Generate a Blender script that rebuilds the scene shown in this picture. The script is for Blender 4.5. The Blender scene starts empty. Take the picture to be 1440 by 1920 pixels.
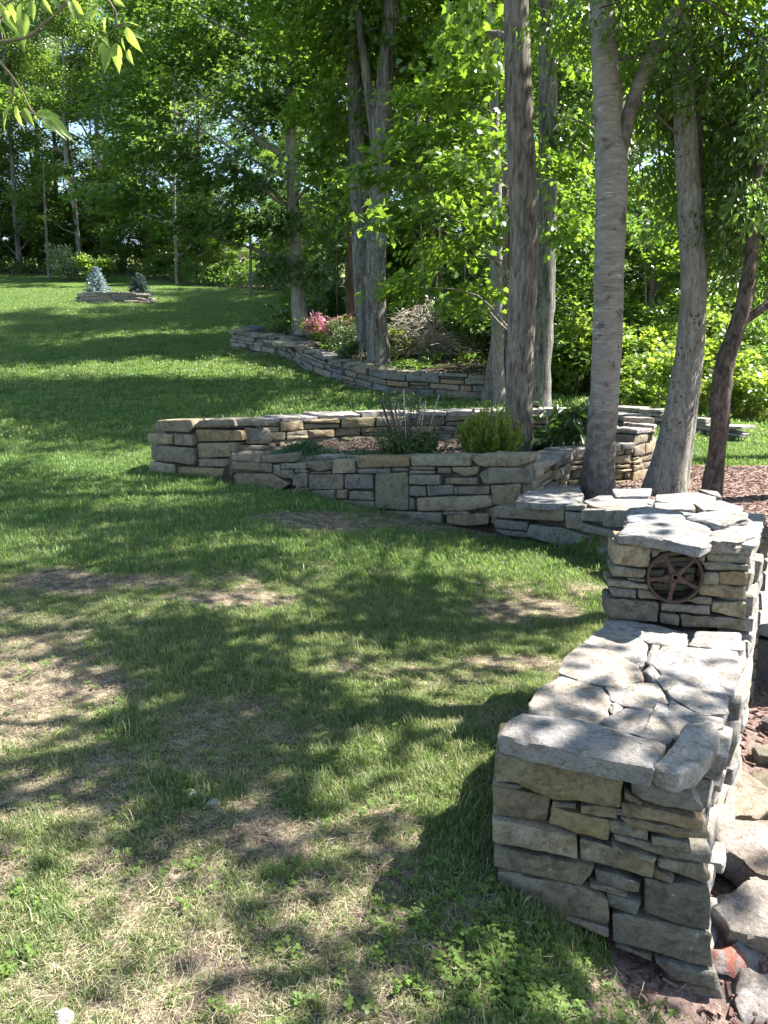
import bpy, math, random
import numpy as np
from mathutils import Vector, Euler, Matrix

rng = np.random.default_rng(11)
random.seed(11)
sc = bpy.context.scene
COL = sc.collection
R = math.radians

# ---------------------------------------------------------------- camera, sky, sun, exposure
cam_d = bpy.data.cameras.new('camera')
cam = bpy.data.objects.new('camera', cam_d)
COL.objects.link(cam)
cam.location = (0, 0, 1.65)
cam.rotation_euler = (R(78), 0, 0)
cam_d.sensor_fit = 'VERTICAL'
cam_d.sensor_height = 36.0
cam_d.lens = 36.0 * 1442 / 1920
cam_d.clip_start = 0.05
cam_d.clip_end = 800
sc.camera = cam

SUN_EL, SUN_AZ = R(50), R(12)          # azimuth measured from +x towards +y
sun_dir = Vector((math.cos(SUN_EL) * math.cos(SUN_AZ), math.cos(SUN_EL) * math.sin(SUN_AZ), math.sin(SUN_EL)))
world = bpy.data.worlds.new('World')
sc.world = world
world.use_nodes = True
wn = world.node_tree.nodes
wl = world.node_tree.links
wn.clear()
sky = wn.new('ShaderNodeTexSky')
sky.sky_type = 'NISHITA'
sky.sun_disc = False
sky.sun_elevation = SUN_EL
sky.sun_rotation = R(90) - SUN_AZ
sky.air_density = 1.0
sky.dust_density = 0.6
bg = wn.new('ShaderNodeBackground')
bg.inputs['Strength'].default_value = 0.075
wo = wn.new('ShaderNodeOutputWorld')
wl.new(sky.outputs[0], bg.inputs[0])
wl.new(bg.outputs[0], wo.inputs[0])
sun_d = bpy.data.lights.new('sun', 'SUN')
sun_d.energy = 5.0
sun_d.angle = R(0.53)
sun_d.color = (1.0, 0.95, 0.87)
sun = bpy.data.objects.new('sun', sun_d)
COL.objects.link(sun)
sun.location = (20, 4, 30)
sun.rotation_euler = sun_dir.to_track_quat('Z', 'Y').to_euler()
sc.view_settings.view_transform = 'Standard'
sc.view_settings.look = 'None'
sc.view_settings.gamma = 1.0
sc.view_settings.use_curve_mapping = False
sc.view_settings.exposure = 2.45
cy = sc.cycles
cy.max_bounces = 7
cy.diffuse_bounces = 4
cy.glossy_bounces = 2
cy.transmission_bounces = 4
cy.transparent_max_bounces = 4
cy.use_denoising = True
cy.sample_clamp_indirect = 4.0

# ---------------------------------------------------------------- noise
def _h(ix, iy, iz, seed):
    n = (ix.astype(np.int64) * 374761393 + iy.astype(np.int64) * 668265263 + iz.astype(np.int64) * 2147483647 + seed * 974711) & 0x7fffffff
    n = ((n ^ (n >> 13)) * 1274126177) & 0x7fffffff
    n = ((n ^ (n >> 16)) * 69069 + 12345) & 0x7fffffff
    return n / float(0x7fffffff)
def vnoise(p, scale=1.0, seed=0):
    """value noise in -1..1 at the points p (N,3) or (N,2)"""
    p = np.asarray(p, float) * scale
    if p.shape[1] == 2:
        p = np.c_[p, np.zeros(len(p))]
    i = np.floor(p).astype(np.int64)
    t = p - i
    t = t * t * (3 - 2 * t)
    v = 0
    for dx in (0, 1):
        for dy in (0, 1):
            for dz in (0, 1):
                w = (t[:, 0] if dx else 1 - t[:, 0]) * (t[:, 1] if dy else 1 - t[:, 1]) * (t[:, 2] if dz else 1 - t[:, 2])
                v = v + w * _h(i[:, 0] + dx, i[:, 1] + dy, i[:, 2] + dz, seed)
    return v * 2 - 1
def fbm(p, scale=1.0, octs=3, seed=0, gain=0.5):
    v, a, s, tot = 0, 1.0, scale, 0
    for k in range(octs):
        v = v + a * vnoise(p, s, seed + k * 17)
        tot += a
        a *= gain
        s *= 2.03
    return v / tot
def sstep(a, b, x):
    t = np.clip((np.asarray(x, float) - a) / (b - a), 0, 1)
    return t * t * (3 - 2 * t)

# ---------------------------------------------------------------- objects
def link(o, parent=None):
    COL.objects.link(o)
    if parent is not None:
        o.parent = parent
    return o
def tag(o, label, cat, group=None, kind=None):
    if label: o['label'] = label
    if cat: o['category'] = cat
    if group: o['group'] = group
    if kind: o['kind'] = kind
    return o
def thing(name, label, cat, loc, group=None, rz=0.0):
    o = bpy.data.objects.new(name, None)
    o.empty_display_size = 0.2
    o.location = loc
    o.rotation_euler = (0, 0, rz)
    link(o)
    return tag(o, label, cat, group)
def raw_mesh(name, verts, faces, smooth=True):
    me = bpy.data.meshes.new(name)
    me.from_pydata([tuple(v) for v in verts], [], faces)
    if smooth:
        me.polygons.foreach_set('use_smooth', np.ones(len(me.polygons), bool))
    me.update()
    return me
def fast_mesh(name, verts, loops, sizes, smooth=False, attrs=None):
    """verts (N,3), loops flat vertex indices, sizes face sizes"""
    me = bpy.data.meshes.new(name)
    verts = np.ascontiguousarray(verts, np.float32)
    loops = np.ascontiguousarray(loops, np.int32).ravel()
    sizes = np.ascontiguousarray(sizes, np.int32)
    me.vertices.add(len(verts))
    me.vertices.foreach_set('co', verts.ravel())
    me.loops.add(len(loops))
    me.loops.foreach_set('vertex_index', loops)
    me.polygons.add(len(sizes))
    me.polygons.foreach_set('loop_start', np.r_[0, np.cumsum(sizes)[:-1]].astype(np.int32))
    me.update(calc_edges=True)
    if smooth:
        me.polygons.foreach_set('use_smooth', np.ones(len(sizes), bool))
    for k, v in (attrs or {}).items():
        a = me.attributes.new(k, 'FLOAT', 'POINT')
        a.data.foreach_set('value', np.ascontiguousarray(v, np.float32))
    me.validate()
    return me
def put(name, me, mat, parent=None, loc=(0, 0, 0)):
    """link a mesh; LOC is a world position, the parent is an unrotated Empty"""
    o = bpy.data.objects.new(name, me)
    if mat is not None and len(me.materials) == 0:
        me.materials.append(mat)
    l = Vector(loc)
    if parent is not None:
        l = l - parent.location
    o.location = l
    return link(o, parent)

# ---------------------------------------------------------------- materials
def new_mat(name):
    m = bpy.data.materials.new(name)
    m.use_nodes = True
    nt = m.node_tree
    nt.nodes.clear()
    out = nt.nodes.new('ShaderNodeOutputMaterial')
    return m, nt, out
class NB:
    """tiny node builder"""
    def __init__(s, nt): s.nt = nt
    def n(s, t, **k):
        nd = s.nt.nodes.new(t)
        for a, v in k.items(): setattr(nd, a, v)
        return nd
    def l(s, a, b): s.nt.links.new(a, b)
    def coord(s, scale=(1, 1, 1), kind='Object', rnd=False):
        tc = s.n('ShaderNodeTexCoord')
        mp = s.n('ShaderNodeMapping')
        mp.inputs['Scale'].default_value = scale
        s.l(tc.outputs[kind], mp.inputs['Vector'])
        if rnd:
            oi = s.n('ShaderNodeObjectInfo')
            mu = s.n('ShaderNodeVectorMath', operation='MULTIPLY')
            mu.inputs[1].default_value = (37.0, 19.0, 53.0)
            s.l(oi.outputs['Random'], mu.inputs[0])
            s.l(mu.outputs[0], mp.inputs['Location'])
        return mp.outputs['Vector']
    def noise(s, vec, scale, detail=4, rough=0.55, dist=0.0):
        nd = s.n('ShaderNodeTexNoise')
        nd.inputs['Scale'].default_value = scale
        nd.inputs['Detail'].default_value = detail
        nd.inputs['Roughness'].default_value = rough
        nd.inputs['Distortion'].default_value = dist
        s.l(vec, nd.inputs['Vector'])
        return nd.outputs['Fac']
    def voro(s, vec, scale, feature='F1'):
        nd = s.n('ShaderNodeTexVoronoi', feature=feature)
        nd.inputs['Scale'].default_value = scale
        s.l(vec, nd.inputs['Vector'])
        return nd.outputs['Distance']
    def ramp(s, fac, stops, interp='LINEAR'):
        nd = s.n('ShaderNodeValToRGB')
        cr = nd.color_ramp
        cr.interpolation = interp
        while len(cr.elements) < len(stops): cr.elements.new(0.5)
        for e, (p, c) in zip(cr.elements, stops):
            e.position = p
            e.color = (c, c, c, 1) if isinstance(c, (int, float)) else (*c, 1)
        s.l(fac, nd.inputs['Fac'])
        return nd.outputs['Color']
    def mix(s, fac, a, b, blend='MIX'):
        nd = s.n('ShaderNodeMix', data_type='RGBA', blend_type=blend)
        for sock, v in ((nd.inputs[0], fac), (nd.inputs[6], a), (nd.inputs[7], b)):
            if isinstance(v, (int, float)): sock.default_value = v
            elif isinstance(v, tuple): sock.default_value = (*v, 1)
            else: s.l(v, sock)
        return nd.outputs[2]
    def math(s, op, a, b=0.0):
        nd = s.n('ShaderNodeMath', operation=op)
        for sock, v in ((nd.inputs[0], a), (nd.inputs[1], b)):
            if isinstance(v, (int, float)): sock.default_value = v
            else: s.l(v, sock)
        return nd.outputs[0]
    def attr(s, name):
        nd = s.n('ShaderNodeAttribute')
        nd.attribute_name = name
        return nd.outputs['Fac']
    def bump(s, h, strength, dist, prev=None):
        nd = s.n('ShaderNodeBump')
        nd.inputs['Strength'].default_value = strength
        nd.inputs['Distance'].default_value = dist
        s.l(h, nd.inputs['Height'])
        if prev is not None: s.l(prev, nd.inputs['Normal'])
        return nd.outputs['Normal']
    def bsdf(s, col, rough=0.8, normal=None, spec=0.3, metal=0.0):
        nd = s.n('ShaderNodeBsdfPrincipled')
        for sock, v in ((nd.inputs['Base Color'], col), (nd.inputs['Roughness'], rough)):
            if isinstance(v, (int, float)): sock.default_value = v
            elif isinstance(v, tuple): sock.default_value = (*v, 1)
            else: s.l(v, sock)
        nd.inputs['Specular IOR Level'].default_value = spec
        nd.inputs['Metallic'].default_value = metal
        if normal is not None: s.l(normal, nd.inputs['Normal'])
        return nd.outputs[0]

def mat_stone(name, stops, streak=(1, 1, 1.7), red=False, slab=False):
    m, nt, out = new_mat(name)
    b = NB(nt)
    oi = b.n('ShaderNodeObjectInfo')
    base = b.ramp(oi.outputs['Random'], stops)
    base = b.mix(1.0, base, oi.outputs['Color'], 'MULTIPLY')
    v = b.coord(rnd=True)
    vs = b.coord(scale=streak, rnd=True)
    large = b.noise(v, 7, 4, 0.6)
    c = b.mix(b.ramp(large, [(0.42, 0.0), (0.66, 0.8)]), base, b.mix(1.0, base, (1.15, 1.04, 0.86), 'MULTIPLY'))
    cold = b.noise(v, 4.3, 3, 0.6)
    c = b.mix(b.ramp(cold, [(0.50, 0.0), (0.72, 0.6)]), c, b.mix(1.0, base, (0.70, 0.74, 0.78), 'MULTIPLY'))
    st = b.noise(vs, 22, 6, 0.68, 0.5)
    c = b.mix(b.ramp(st, [(0.36, 0.5), (0.50, 0.0)]), c, b.mix(1.0, c, (0.50, 0.47, 0.44), 'MULTIPLY'))
    mid = b.noise(v, 70, 4, 0.75)
    c = b.mix(b.ramp(mid, [(0.40, 0.55), (0.52, 0.0)]), c, b.mix(1.0, c, (0.55, 0.53, 0.50), 'MULTIPLY'))
    sp = b.noise(v, 210, 3, 0.75)
    c = b.mix(b.ramp(sp, [(0.55, 0.0), (0.70, 0.45)]), c, b.mix(1.0, c, (1.8, 1.75, 1.6), 'MULTIPLY'))
    c = b.mix(b.ramp(sp, [(0.31, 0.5), (0.44, 0.0)]), c, b.mix(1.0, c, (0.50, 0.50, 0.48), 'MULTIPLY'))
    stain = b.noise(v, 13, 6, 0.72, 0.6)
    c = b.mix(b.ramp(stain, [(0.38, 0.85), (0.52, 0.0)]), c, b.mix(1.0, c, (0.52, 0.49, 0.44), 'MULTIPLY'))
    lich = b.noise(v, 24, 5, 0.7)
    c = b.mix(b.ramp(lich, [(0.63, 0.0), (0.70, 0.5)]), c, (0.42, 0.42, 0.36))
    rust = b.noise(v, 5.5, 4, 0.6, 0.5)
    c = b.mix(b.ramp(rust, [(0.60, 0.0), (0.74, 0.5)]), c, (0.27, 0.17, 0.09))
    n = None
    if slab:
        cl = b.noise(vs, 6.5, 4, 0.6, 0.8)
        steps = b.ramp(cl, [(0.0, 0.0), (0.40, 0.25), (0.48, 0.5), (0.55, 0.72), (0.62, 1.0)], 'CONSTANT')
        crack = b.ramp(b.noise(vs, 11, 5, 0.65, 1.2), [(0.485, 0.0), (0.5, 1.0), (0.515, 0.0)])
        c = b.mix(b.math('MULTIPLY', crack, b.ramp(large, [(0.45, 0.0), (0.6, 0.85)])), c, (0.07, 0.065, 0.06))
        n = b.bump(steps, 0.7, 0.008)
    if red:
        rs = b.noise(b.coord(scale=(9, 2.2, 3)), 1.6, 6, 0.75)
        c = b.mix(b.ramp(rs, [(0.48, 0.0), (0.58, 0.75)]), c, (0.28, 0.06, 0.03))
    n = b.bump(st, 0.35, 0.006, n)
    n = b.bump(stain, 0.5, 0.012, n)
    n = b.bump(b.noise(v, 38, 6, 0.78), 0.9, 0.012, n)
    n = b.bump(mid, 0.5, 0.004, n)
    n = b.bump(sp, 0.45, 0.0025, n)
    nt.links.new(b.bsdf(c, 0.85, n, 0.2), out.inputs['Surface'])
    return m
GREYS = [(0.0, (0.195, 0.176, 0.137)), (0.18, (0.246, 0.219, 0.173)), (0.34, (0.157, 0.146, 0.124)), (0.5, (0.220, 0.185, 0.133)),
         (0.64, (0.178, 0.172, 0.159)), (0.78, (0.263, 0.224, 0.159)), (0.9, (0.208, 0.202, 0.182)), (1.0, (0.144, 0.133, 0.115))]
SLATE = [(0.0, (0.279, 0.266, 0.260)), (0.3, (0.319, 0.297, 0.283)), (0.6, (0.244, 0.239, 0.246)), (0.8, (0.328, 0.293, 0.260)), (1.0, (0.266, 0.257, 0.264))]
COLD = [(0.0, (0.173, 0.172, 0.163)), (0.3, (0.217, 0.211, 0.204)), (0.5, (0.143, 0.145, 0.145)), (0.7, (0.234, 0.211, 0.177)), (0.85, (0.191, 0.194, 0.195)), (1.0, (0.208, 0.185, 0.145))]
M = {}
M['stone'] = mat_stone('fieldstone', GREYS)
M['slab'] = mat_stone('slab_stone', SLATE, streak=(1.3, 5, 4), slab=True)
M['cold_stone'] = mat_stone('cold_grey_stone', COLD)
M['red_stone'] = mat_stone('red_streaked_stone', SLATE, red=True, slab=True)

def mat_simple(name, c1, c2, scale, rough=0.9, bump=0.4, dist=0.01, stretch=(1, 1, 1), spec=0.2, metal=0.0):
    m, nt, out = new_mat(name)
    b = NB(nt)
    v = b.coord(scale=stretch)
    n1 = b.noise(v, scale, 5, 0.65)
    c = b.mix(b.ramp(n1, [(0.32, 0.0), (0.68, 1.0)]), c1, c2)
    nt.links.new(b.bsdf(c, rough, b.bump(n1, bump, dist), spec, metal), out.inputs['Surface'])
    return m
M['core'] = mat_simple('rubble_core', (0.06, 0.055, 0.05), (0.12, 0.11, 0.10), 14)
M['soil'] = mat_simple('garden_soil', (0.022, 0.016, 0.011), (0.065, 0.047, 0.034), 26, bump=0.8, dist=0.03)
M['rust'] = mat_simple('rusty_iron', (0.045, 0.029, 0.024), (0.095, 0.052, 0.036), 40, 0.75, 0.4, 0.003, spec=0.4, metal=0.15)
M['twig'] = mat_simple('dry_twig', (0.26, 0.225, 0.18), (0.46, 0.41, 0.34), 8)
M['stem'] = mat_simple('green_stem', (0.10, 0.09, 0.05), (0.17, 0.14, 0.08), 20)

def mat_bark(name, dark, light, sx=16, sz=2.2, bump=0.9, dist=0.02, lichen=0.0):
    m, nt, out = new_mat(name)
    b = NB(nt)
    v = b.coord(scale=(sx, sx, sz))
    w = b.noise(v, 1.0, 6, 0.62, 0.8)
    fine = b.noise(b.coord(scale=(70, 70, 14)), 1.0, 4, 0.6)
    big = b.noise(b.coord(), 1.4, 3, 0.6)
    c = b.mix(b.ramp(w, [(0.36, 0.0), (0.62, 1.0)]), dark, light)
    c = b.mix(b.ramp(fine, [(0.35, 0.5), (0.6, 0.0)]), c, b.mix(1.0, c, (0.5, 0.48, 0.46), 'MULTIPLY'))
    c = b.mix(b.ramp(big, [(0.42, 0.0), (0.62, 0.55)]), c, b.mix(1.0, c, (0.72, 0.78, 0.74), 'MULTIPLY'))
    if lichen:
        lc = b.noise(b.coord(), 11, 4, 0.65)
        c = b.mix(b.ramp(lc, [(0.56, 0.0), (0.66, lichen)]), c, (0.36, 0.38, 0.33))
    n = b.bump(w, bump, dist)
    n = b.bump(fine, 0.5, 0.006, n)
    nt.links.new(b.bsdf(c, 0.9, n, 0.15), out.inputs['Surface'])
    return m
M['bark_brown'] = mat_bark('brown_ridged_bark', (0.075, 0.062, 0.051), (0.245, 0.21, 0.178), 22, 4.0, 1.0, 0.02)
M['bark_grey'] = mat_bark('grey_furrowed_bark', (0.05, 0.047, 0.043), (0.20, 0.185, 0.165), 14, 2.0, 1.0, 0.03, 0.3)
M['bark_pale'] = mat_bark('pale_smooth_bark', (0.16, 0.145, 0.125), (0.33, 0.30, 0.26), 10, 3.0, 0.5, 0.008)
M['bark_dark'] = mat_bark('dark_scaly_bark', (0.035, 0.027, 0.024), (0.13, 0.095, 0.08), 18, 9.0, 1.0, 0.02)
M['bark_red'] = mat_bark('reddish_bark', (0.09, 0.05, 0.035), (0.22, 0.125, 0.085), 16, 2.0, 0.9, 0.02)
M['bark_spot'] = mat_bark('speckled_grey_bark', (0.15, 0.135, 0.12), (0.29, 0.265, 0.235), 26, 5.0, 0.7, 0.012)
# dark spots for the leaning grey trunk
def add_spots(m):
    nt = m.node_tree
    b = NB(nt)
    p = next(n for n in nt.nodes if n.type == 'BSDF_PRINCIPLED')
    src = p.inputs['Base Color'].links[0].from_socket
    vo = b.noise(b.coord(scale=(1, 1, 0.7)), 42, 3, 0.55)
    msk = b.noise(b.coord(), 3.0, 3, 0.6)
    f = b.math('MULTIPLY', b.ramp(vo, [(0.56, 0.0), (0.62, 1.0)]), b.ramp(msk, [(0.42, 0.0), (0.55, 0.9)]))
    nt.links.new(b.mix(f, src, (0.035, 0.032, 0.028)), p.inputs['Base Color'])
add_spots(M['bark_spot'])
def mat_birch():
    m, nt, out = new_mat('silvery_birch_bark')
    b = NB(nt)
    lent = b.noise(b.coord(scale=(5, 5, 75)), 1.0, 3, 0.6)
    band = b.noise(b.coord(scale=(4, 4, 15)), 1.0, 6, 0.7, 1.5)
    patch = b.noise(b.coord(scale=(3, 3, 4)), 2.2, 4, 0.65)
    tc = b.n('ShaderNodeTexCoord')
    sx = b.n('ShaderNodeSeparateXYZ')
    b.l(tc.outputs['Object'], sx.inputs[0])
    c = b.mix(b.ramp(band, [(0.35, 0.0), (0.65, 1.0)]), (0.125, 0.106, 0.092), (0.235, 0.208, 0.182))
    c = b.mix(b.math('MULTIPLY', b.ramp(lent, [(0.62, 0.0), (0.68, 0.9)]), b.ramp(patch, [(0.38, 0.1), (0.55, 1.0)])), c, (0.46, 0.43, 0.39))
    low = b.math('ADD', b.math('MULTIPLY', sx.outputs['Z'], -0.30), patch)     # old rough bark towards the foot
    f = b.ramp(low, [(0.10, 0.0), (0.38, 1.0)])
    f2 = b.ramp(patch, [(0.57, 0.0), (0.63, 0.85)])
    c = b.mix(f2, c, (0.075, 0.058, 0.050))
    rough = b.noise(b.coord(scale=(16, 16, 9)), 1.0, 5, 0.65)
    c = b.mix(b.math('MULTIPLY', f, b.ramp(rough, [(0.38, 1.0), (0.62, 0.35)])), c, (0.065, 0.052, 0.046))
    n = b.bump(lent, 0.25, 0.006)
    n = b.bump(rough, 0.6, 0.015, n)
    nt.links.new(b.bsdf(c, 0.7, n, 0.3), out.inputs['Surface'])
    return m
M['bark_birch'] = mat_birch()

def mat_leaf(name, dark, light, trans, tf=0.42, rough=0.36, spec=0.5, oi=False):
    m, nt, out = new_mat(name)
    b = NB(nt)
    r = b.attr('rnd')
    if oi:
        o = b.n('ShaderNodeObjectInfo')
        r = b.math('FRACT', b.math('ADD', r, o.outputs['Random']))
    c = b.mix(r, dark, light)
    p = b.bsdf(c, rough, None, spec)
    t = b.n('ShaderNodeBsdfTranslucent')
    b.l(b.mix(r, trans, tuple(x * 1.25 for x in trans)), t.inputs['Color'])
    mx = b.n('ShaderNodeMixShader')
    mx.inputs[0].default_value = tf
    b.l(p, mx.inputs[1])
    b.l(t.outputs[0], mx.inputs[2])
    b.l(mx.outputs[0], out.inputs['Surface'])
    return m
M['maple'] = mat_leaf('maple_leaf', (0.040, 0.080, 0.016), (0.095, 0.150, 0.028), (0.22, 0.36, 0.03))
M['leaf_dark'] = mat_leaf('dark_leaf', (0.034, 0.068, 0.018), (0.080, 0.125, 0.030), (0.15, 0.27, 0.03))
M['leaf_far'] = mat_leaf('woodland_leaf', (0.042, 0.085, 0.022), (0.12, 0.175, 0.05), (0.24, 0.38, 0.05))
M['leaf_bright'] = mat_leaf('bright_leaf', (0.070, 0.125, 0.024), (0.140, 0.200, 0.045), (0.32, 0.45, 0.05))
M['leaf_hang'] = mat_leaf('hanging_leaf', (0.050, 0.100, 0.024), (0.095, 0.150, 0.034), (0.36, 0.48, 0.08), 0.58)
M['leaf_lime'] = mat_leaf('lime_leaf', (0.075, 0.125, 0.022), (0.21, 0.25, 0.045), (0.34, 0.40, 0.05), 0.4)
M['leaf_gloss'] = mat_leaf('glossy_leaf', (0.028, 0.060, 0.018), (0.065, 0.110, 0.030), (0.08, 0.16, 0.02), 0.25, 0.28, 0.5)
M['leaf_creep'] = mat_leaf('creeping_leaf', (0.045, 0.090, 0.045), (0.085, 0.140, 0.065), (0.10, 0.20, 0.05), 0.3)
M['leaf_silver'] = mat_leaf('silvery_leaf', (0.12, 0.16, 0.085), (0.22, 0.27, 0.14), (0.22, 0.30, 0.10), 0.4)
M['needle_blue'] = mat_leaf('blue_spruce_needle', (0.20, 0.28, 0.30), (0.36, 0.45, 0.48), (0.16, 0.22, 0.20), 0.2)
M['needle_dark'] = mat_leaf('dark_spruce_needle', (0.050, 0.085, 0.085), (0.095, 0.135, 0.14), (0.05, 0.08, 0.06), 0.2)
M['bloom_pink'] = mat_leaf('pink_blossom', (0.55, 0.17, 0.32), (0.78, 0.42, 0.47), (0.62, 0.22, 0.30), 0.4)
M['bloom_purple'] = mat_leaf('purple_spike', (0.055, 0.036, 0.040), (0.11, 0.08, 0.08), (0.10, 0.05, 0.07), 0.3)
M['bloom_blue'] = mat_leaf('blue_blossom', (0.16, 0.14, 0.35), (0.26, 0.22, 0.48), (0.2, 0.16, 0.4), 0.3)
def mat_grass(name, cols, tcols):
    m, nt, out = new_mat(name)
    b = NB(nt)
    oi = b.n('ShaderNodeObjectInfo')
    geo = b.n('ShaderNodeNewGeometry')
    big = b.n('ShaderNodeTexNoise')
    big.inputs['Scale'].default_value = 0.9
    big.inputs['Detail'].default_value = 3
    b.l(geo.outputs['Position'], big.inputs['Vector'])
    r = b.math('ADD', b.attr('rnd'), b.math('MULTIPLY', b.math('SUBTRACT', oi.outputs['Random'], 0.5), 0.30))
    r = b.math('ADD', r, b.math('MULTIPLY', b.math('SUBTRACT', big.outputs['Fac'], 0.5), 0.5))
    c = b.ramp(r, cols)
    t = b.n('ShaderNodeBsdfTranslucent')
    b.l(b.ramp(r, tcols), t.inputs['Color'])
    mx = b.n('ShaderNodeMixShader')
    mx.inputs[0].default_value = 0.4
    b.l(b.bsdf(c, 0.45, None, 0.3), mx.inputs[1])
    b.l(t.outputs[0], mx.inputs[2])
    b.l(mx.outputs[0], out.inputs['Surface'])
    return m
M['grass'] = mat_grass('grass_blade', [(0.05, (0.066, 0.104, 0.036)), (0.36, (0.120, 0.168, 0.058)), (0.64, (0.205, 0.232, 0.095)), (0.84, (0.40, 0.36, 0.235))],
                     [(0.05, (0.16, 0.25, 0.06)), (0.6, (0.30, 0.38, 0.10)), (0.95, (0.38, 0.33, 0.18))])
M['grass_fresh'] = mat_grass('mown_grass_blade', [(0.05, (0.052, 0.108, 0.034)), (0.40, (0.105, 0.180, 0.052)), (0.70, (0.195, 0.255, 0.080)), (0.95, (0.28, 0.29, 0.12))],
                           [(0.05, (0.14, 0.26, 0.05)), (0.6, (0.28, 0.40, 0.08)), (0.95, (0.36, 0.38, 0.12))])
M['grass_tall'] = mat_leaf('meadow_grass', (0.095, 0.145, 0.028), (0.22, 0.25, 0.075), (0.30, 0.36, 0.06), 0.4, 0.5, 0.25, True)
M['straw'] = mat_leaf('dry_straw', (0.20, 0.155, 0.10), (0.46, 0.39, 0.28), (0.30, 0.24, 0.13), 0.2, 0.7, 0.2, True)
M['clover'] = mat_leaf('clover_leaf', (0.070, 0.125, 0.028), (0.125, 0.185, 0.042), (0.20, 0.30, 0.04), 0.35, 0.5, 0.25, True)
M['mulch_chip'] = mat_leaf('bark_mulch', (0.075, 0.042, 0.033), (0.20, 0.13, 0.11), (0.05, 0.03, 0.02), 0.02, 0.9, 0.1, True)

# traced stone outlines, trunk lines and leaf positions in millimetres (world x, y, z)
NEAR_FACE = [[(342,2150,439),(472,2124,435),(676,2082,413),(709,2076,391),(708,2076,308),(656,2086,305),(590,2100,312),(524,2113,307),(450,2128,329),(402,2138,354),(341,2150,346)],[(338,2151,342),(402,2138,338),(426,2133,333),(413,2136,322),(342,2150,323)],[(335,2152,318),(389,2140,317),(511,2116,302),(501,2118,219),(338,2151,220)],[(518,2114,295),(581,2102,299),(582,2101,284),(519,2114,279)],[(598,2098,290),(696,2078,295),(704,2077,258),(599,2098,263)],[(513,2115,271),(600,2098,255),(689,2080,248),(683,2081,177),(505,2117,211)],[(338,2151,216),(441,2130,206),(590,2100,184),(594,2099,113),(478,2122,124),(344,2150,133)],[(344,2150,121),(479,2122,112),(645,2089,93),(636,2090,64),(612,2095,24),(482,2122,36),(346,2149,52)],[(357,2147,37),(605,2097,19),(694,2079,-19),(696,2078,-104),(521,2114,-85),(366,2145,-27)],[(689,2080,408),(778,2062,409),(785,2060,402),(729,2072,389),(696,2078,393)],[(741,2069,388),(785,2060,404),(792,2059,387),(906,2036,371),(936,2030,338),(935,2030,315),(840,2049,325),(770,2063,339),(743,2069,358)],[(791,2059,410),(903,2036,406),(902,2037,382),(855,2046,380),(792,2059,388)],[(718,2074,359),(744,2069,351),(771,2063,328),(758,2066,322),(719,2074,332)],[(710,2075,320),(835,2050,310),(940,2029,294),(942,2028,260),(864,2044,261),(716,2074,286)],[(707,2076,274),(839,2049,261),(952,2026,258),(960,2025,236),(867,2044,223),(737,2070,247)],[(670,2084,284),(706,2076,283),(838,2049,268),(832,2051,262),(704,2077,271)],[(689,2080,248),(796,2058,232),(795,2058,197),(691,2079,210)],[(803,2057,225),(911,2035,218),(914,2034,184),(805,2056,197)],[(694,2079,206),(805,2056,191),(971,2023,177),(973,2022,145),(859,2045,149),(702,2077,183)],[(695,2079,175),(821,2053,151),(815,2054,136),(704,2077,155)],[(601,2098,173),(704,2077,161),(819,2053,127),(817,2054,72),(607,2096,103)],[(828,2051,136),(956,2026,132),(978,2021,92),(967,2023,72),(830,2051,107)],[(821,2053,96),(880,2041,82),(872,2043,61),(826,2052,73)],[(649,2088,74),(786,2060,47),(782,2061,11),(712,2075,12),(658,2086,27)],[(638,2090,34),(752,2067,12),(746,2068,0),(639,2090,18)],[(690,2080,0),(793,2059,-15),(780,2061,-66),(696,2078,-43)],[(794,2058,65),(879,2041,58),(977,2021,66),(992,2018,-86),(888,2039,-72),(808,2056,-45)],[(710,2075,-69),(863,2044,-80),(993,2018,-97),(1009,2015,-212),(917,2033,-200),(716,2074,-171)],[(507,2117,-87),(700,2078,-116),(698,2078,-149),(557,2107,-112)],[(724,2073,-182),(758,2066,-184),(832,2051,-197),(833,2051,-216),(765,2064,-203)],[(839,2049,-207),(964,2024,-220),(1013,2014,-224),(1034,2010,-277),(903,2036,-269)],[(904,2036,-290),(1034,2010,-285),(1059,2005,-343),(940,2029,-325)],[(359,2147,-28),(515,2115,-94),(523,2113,-126),(453,2128,-121),(368,2145,-85)]]
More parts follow.
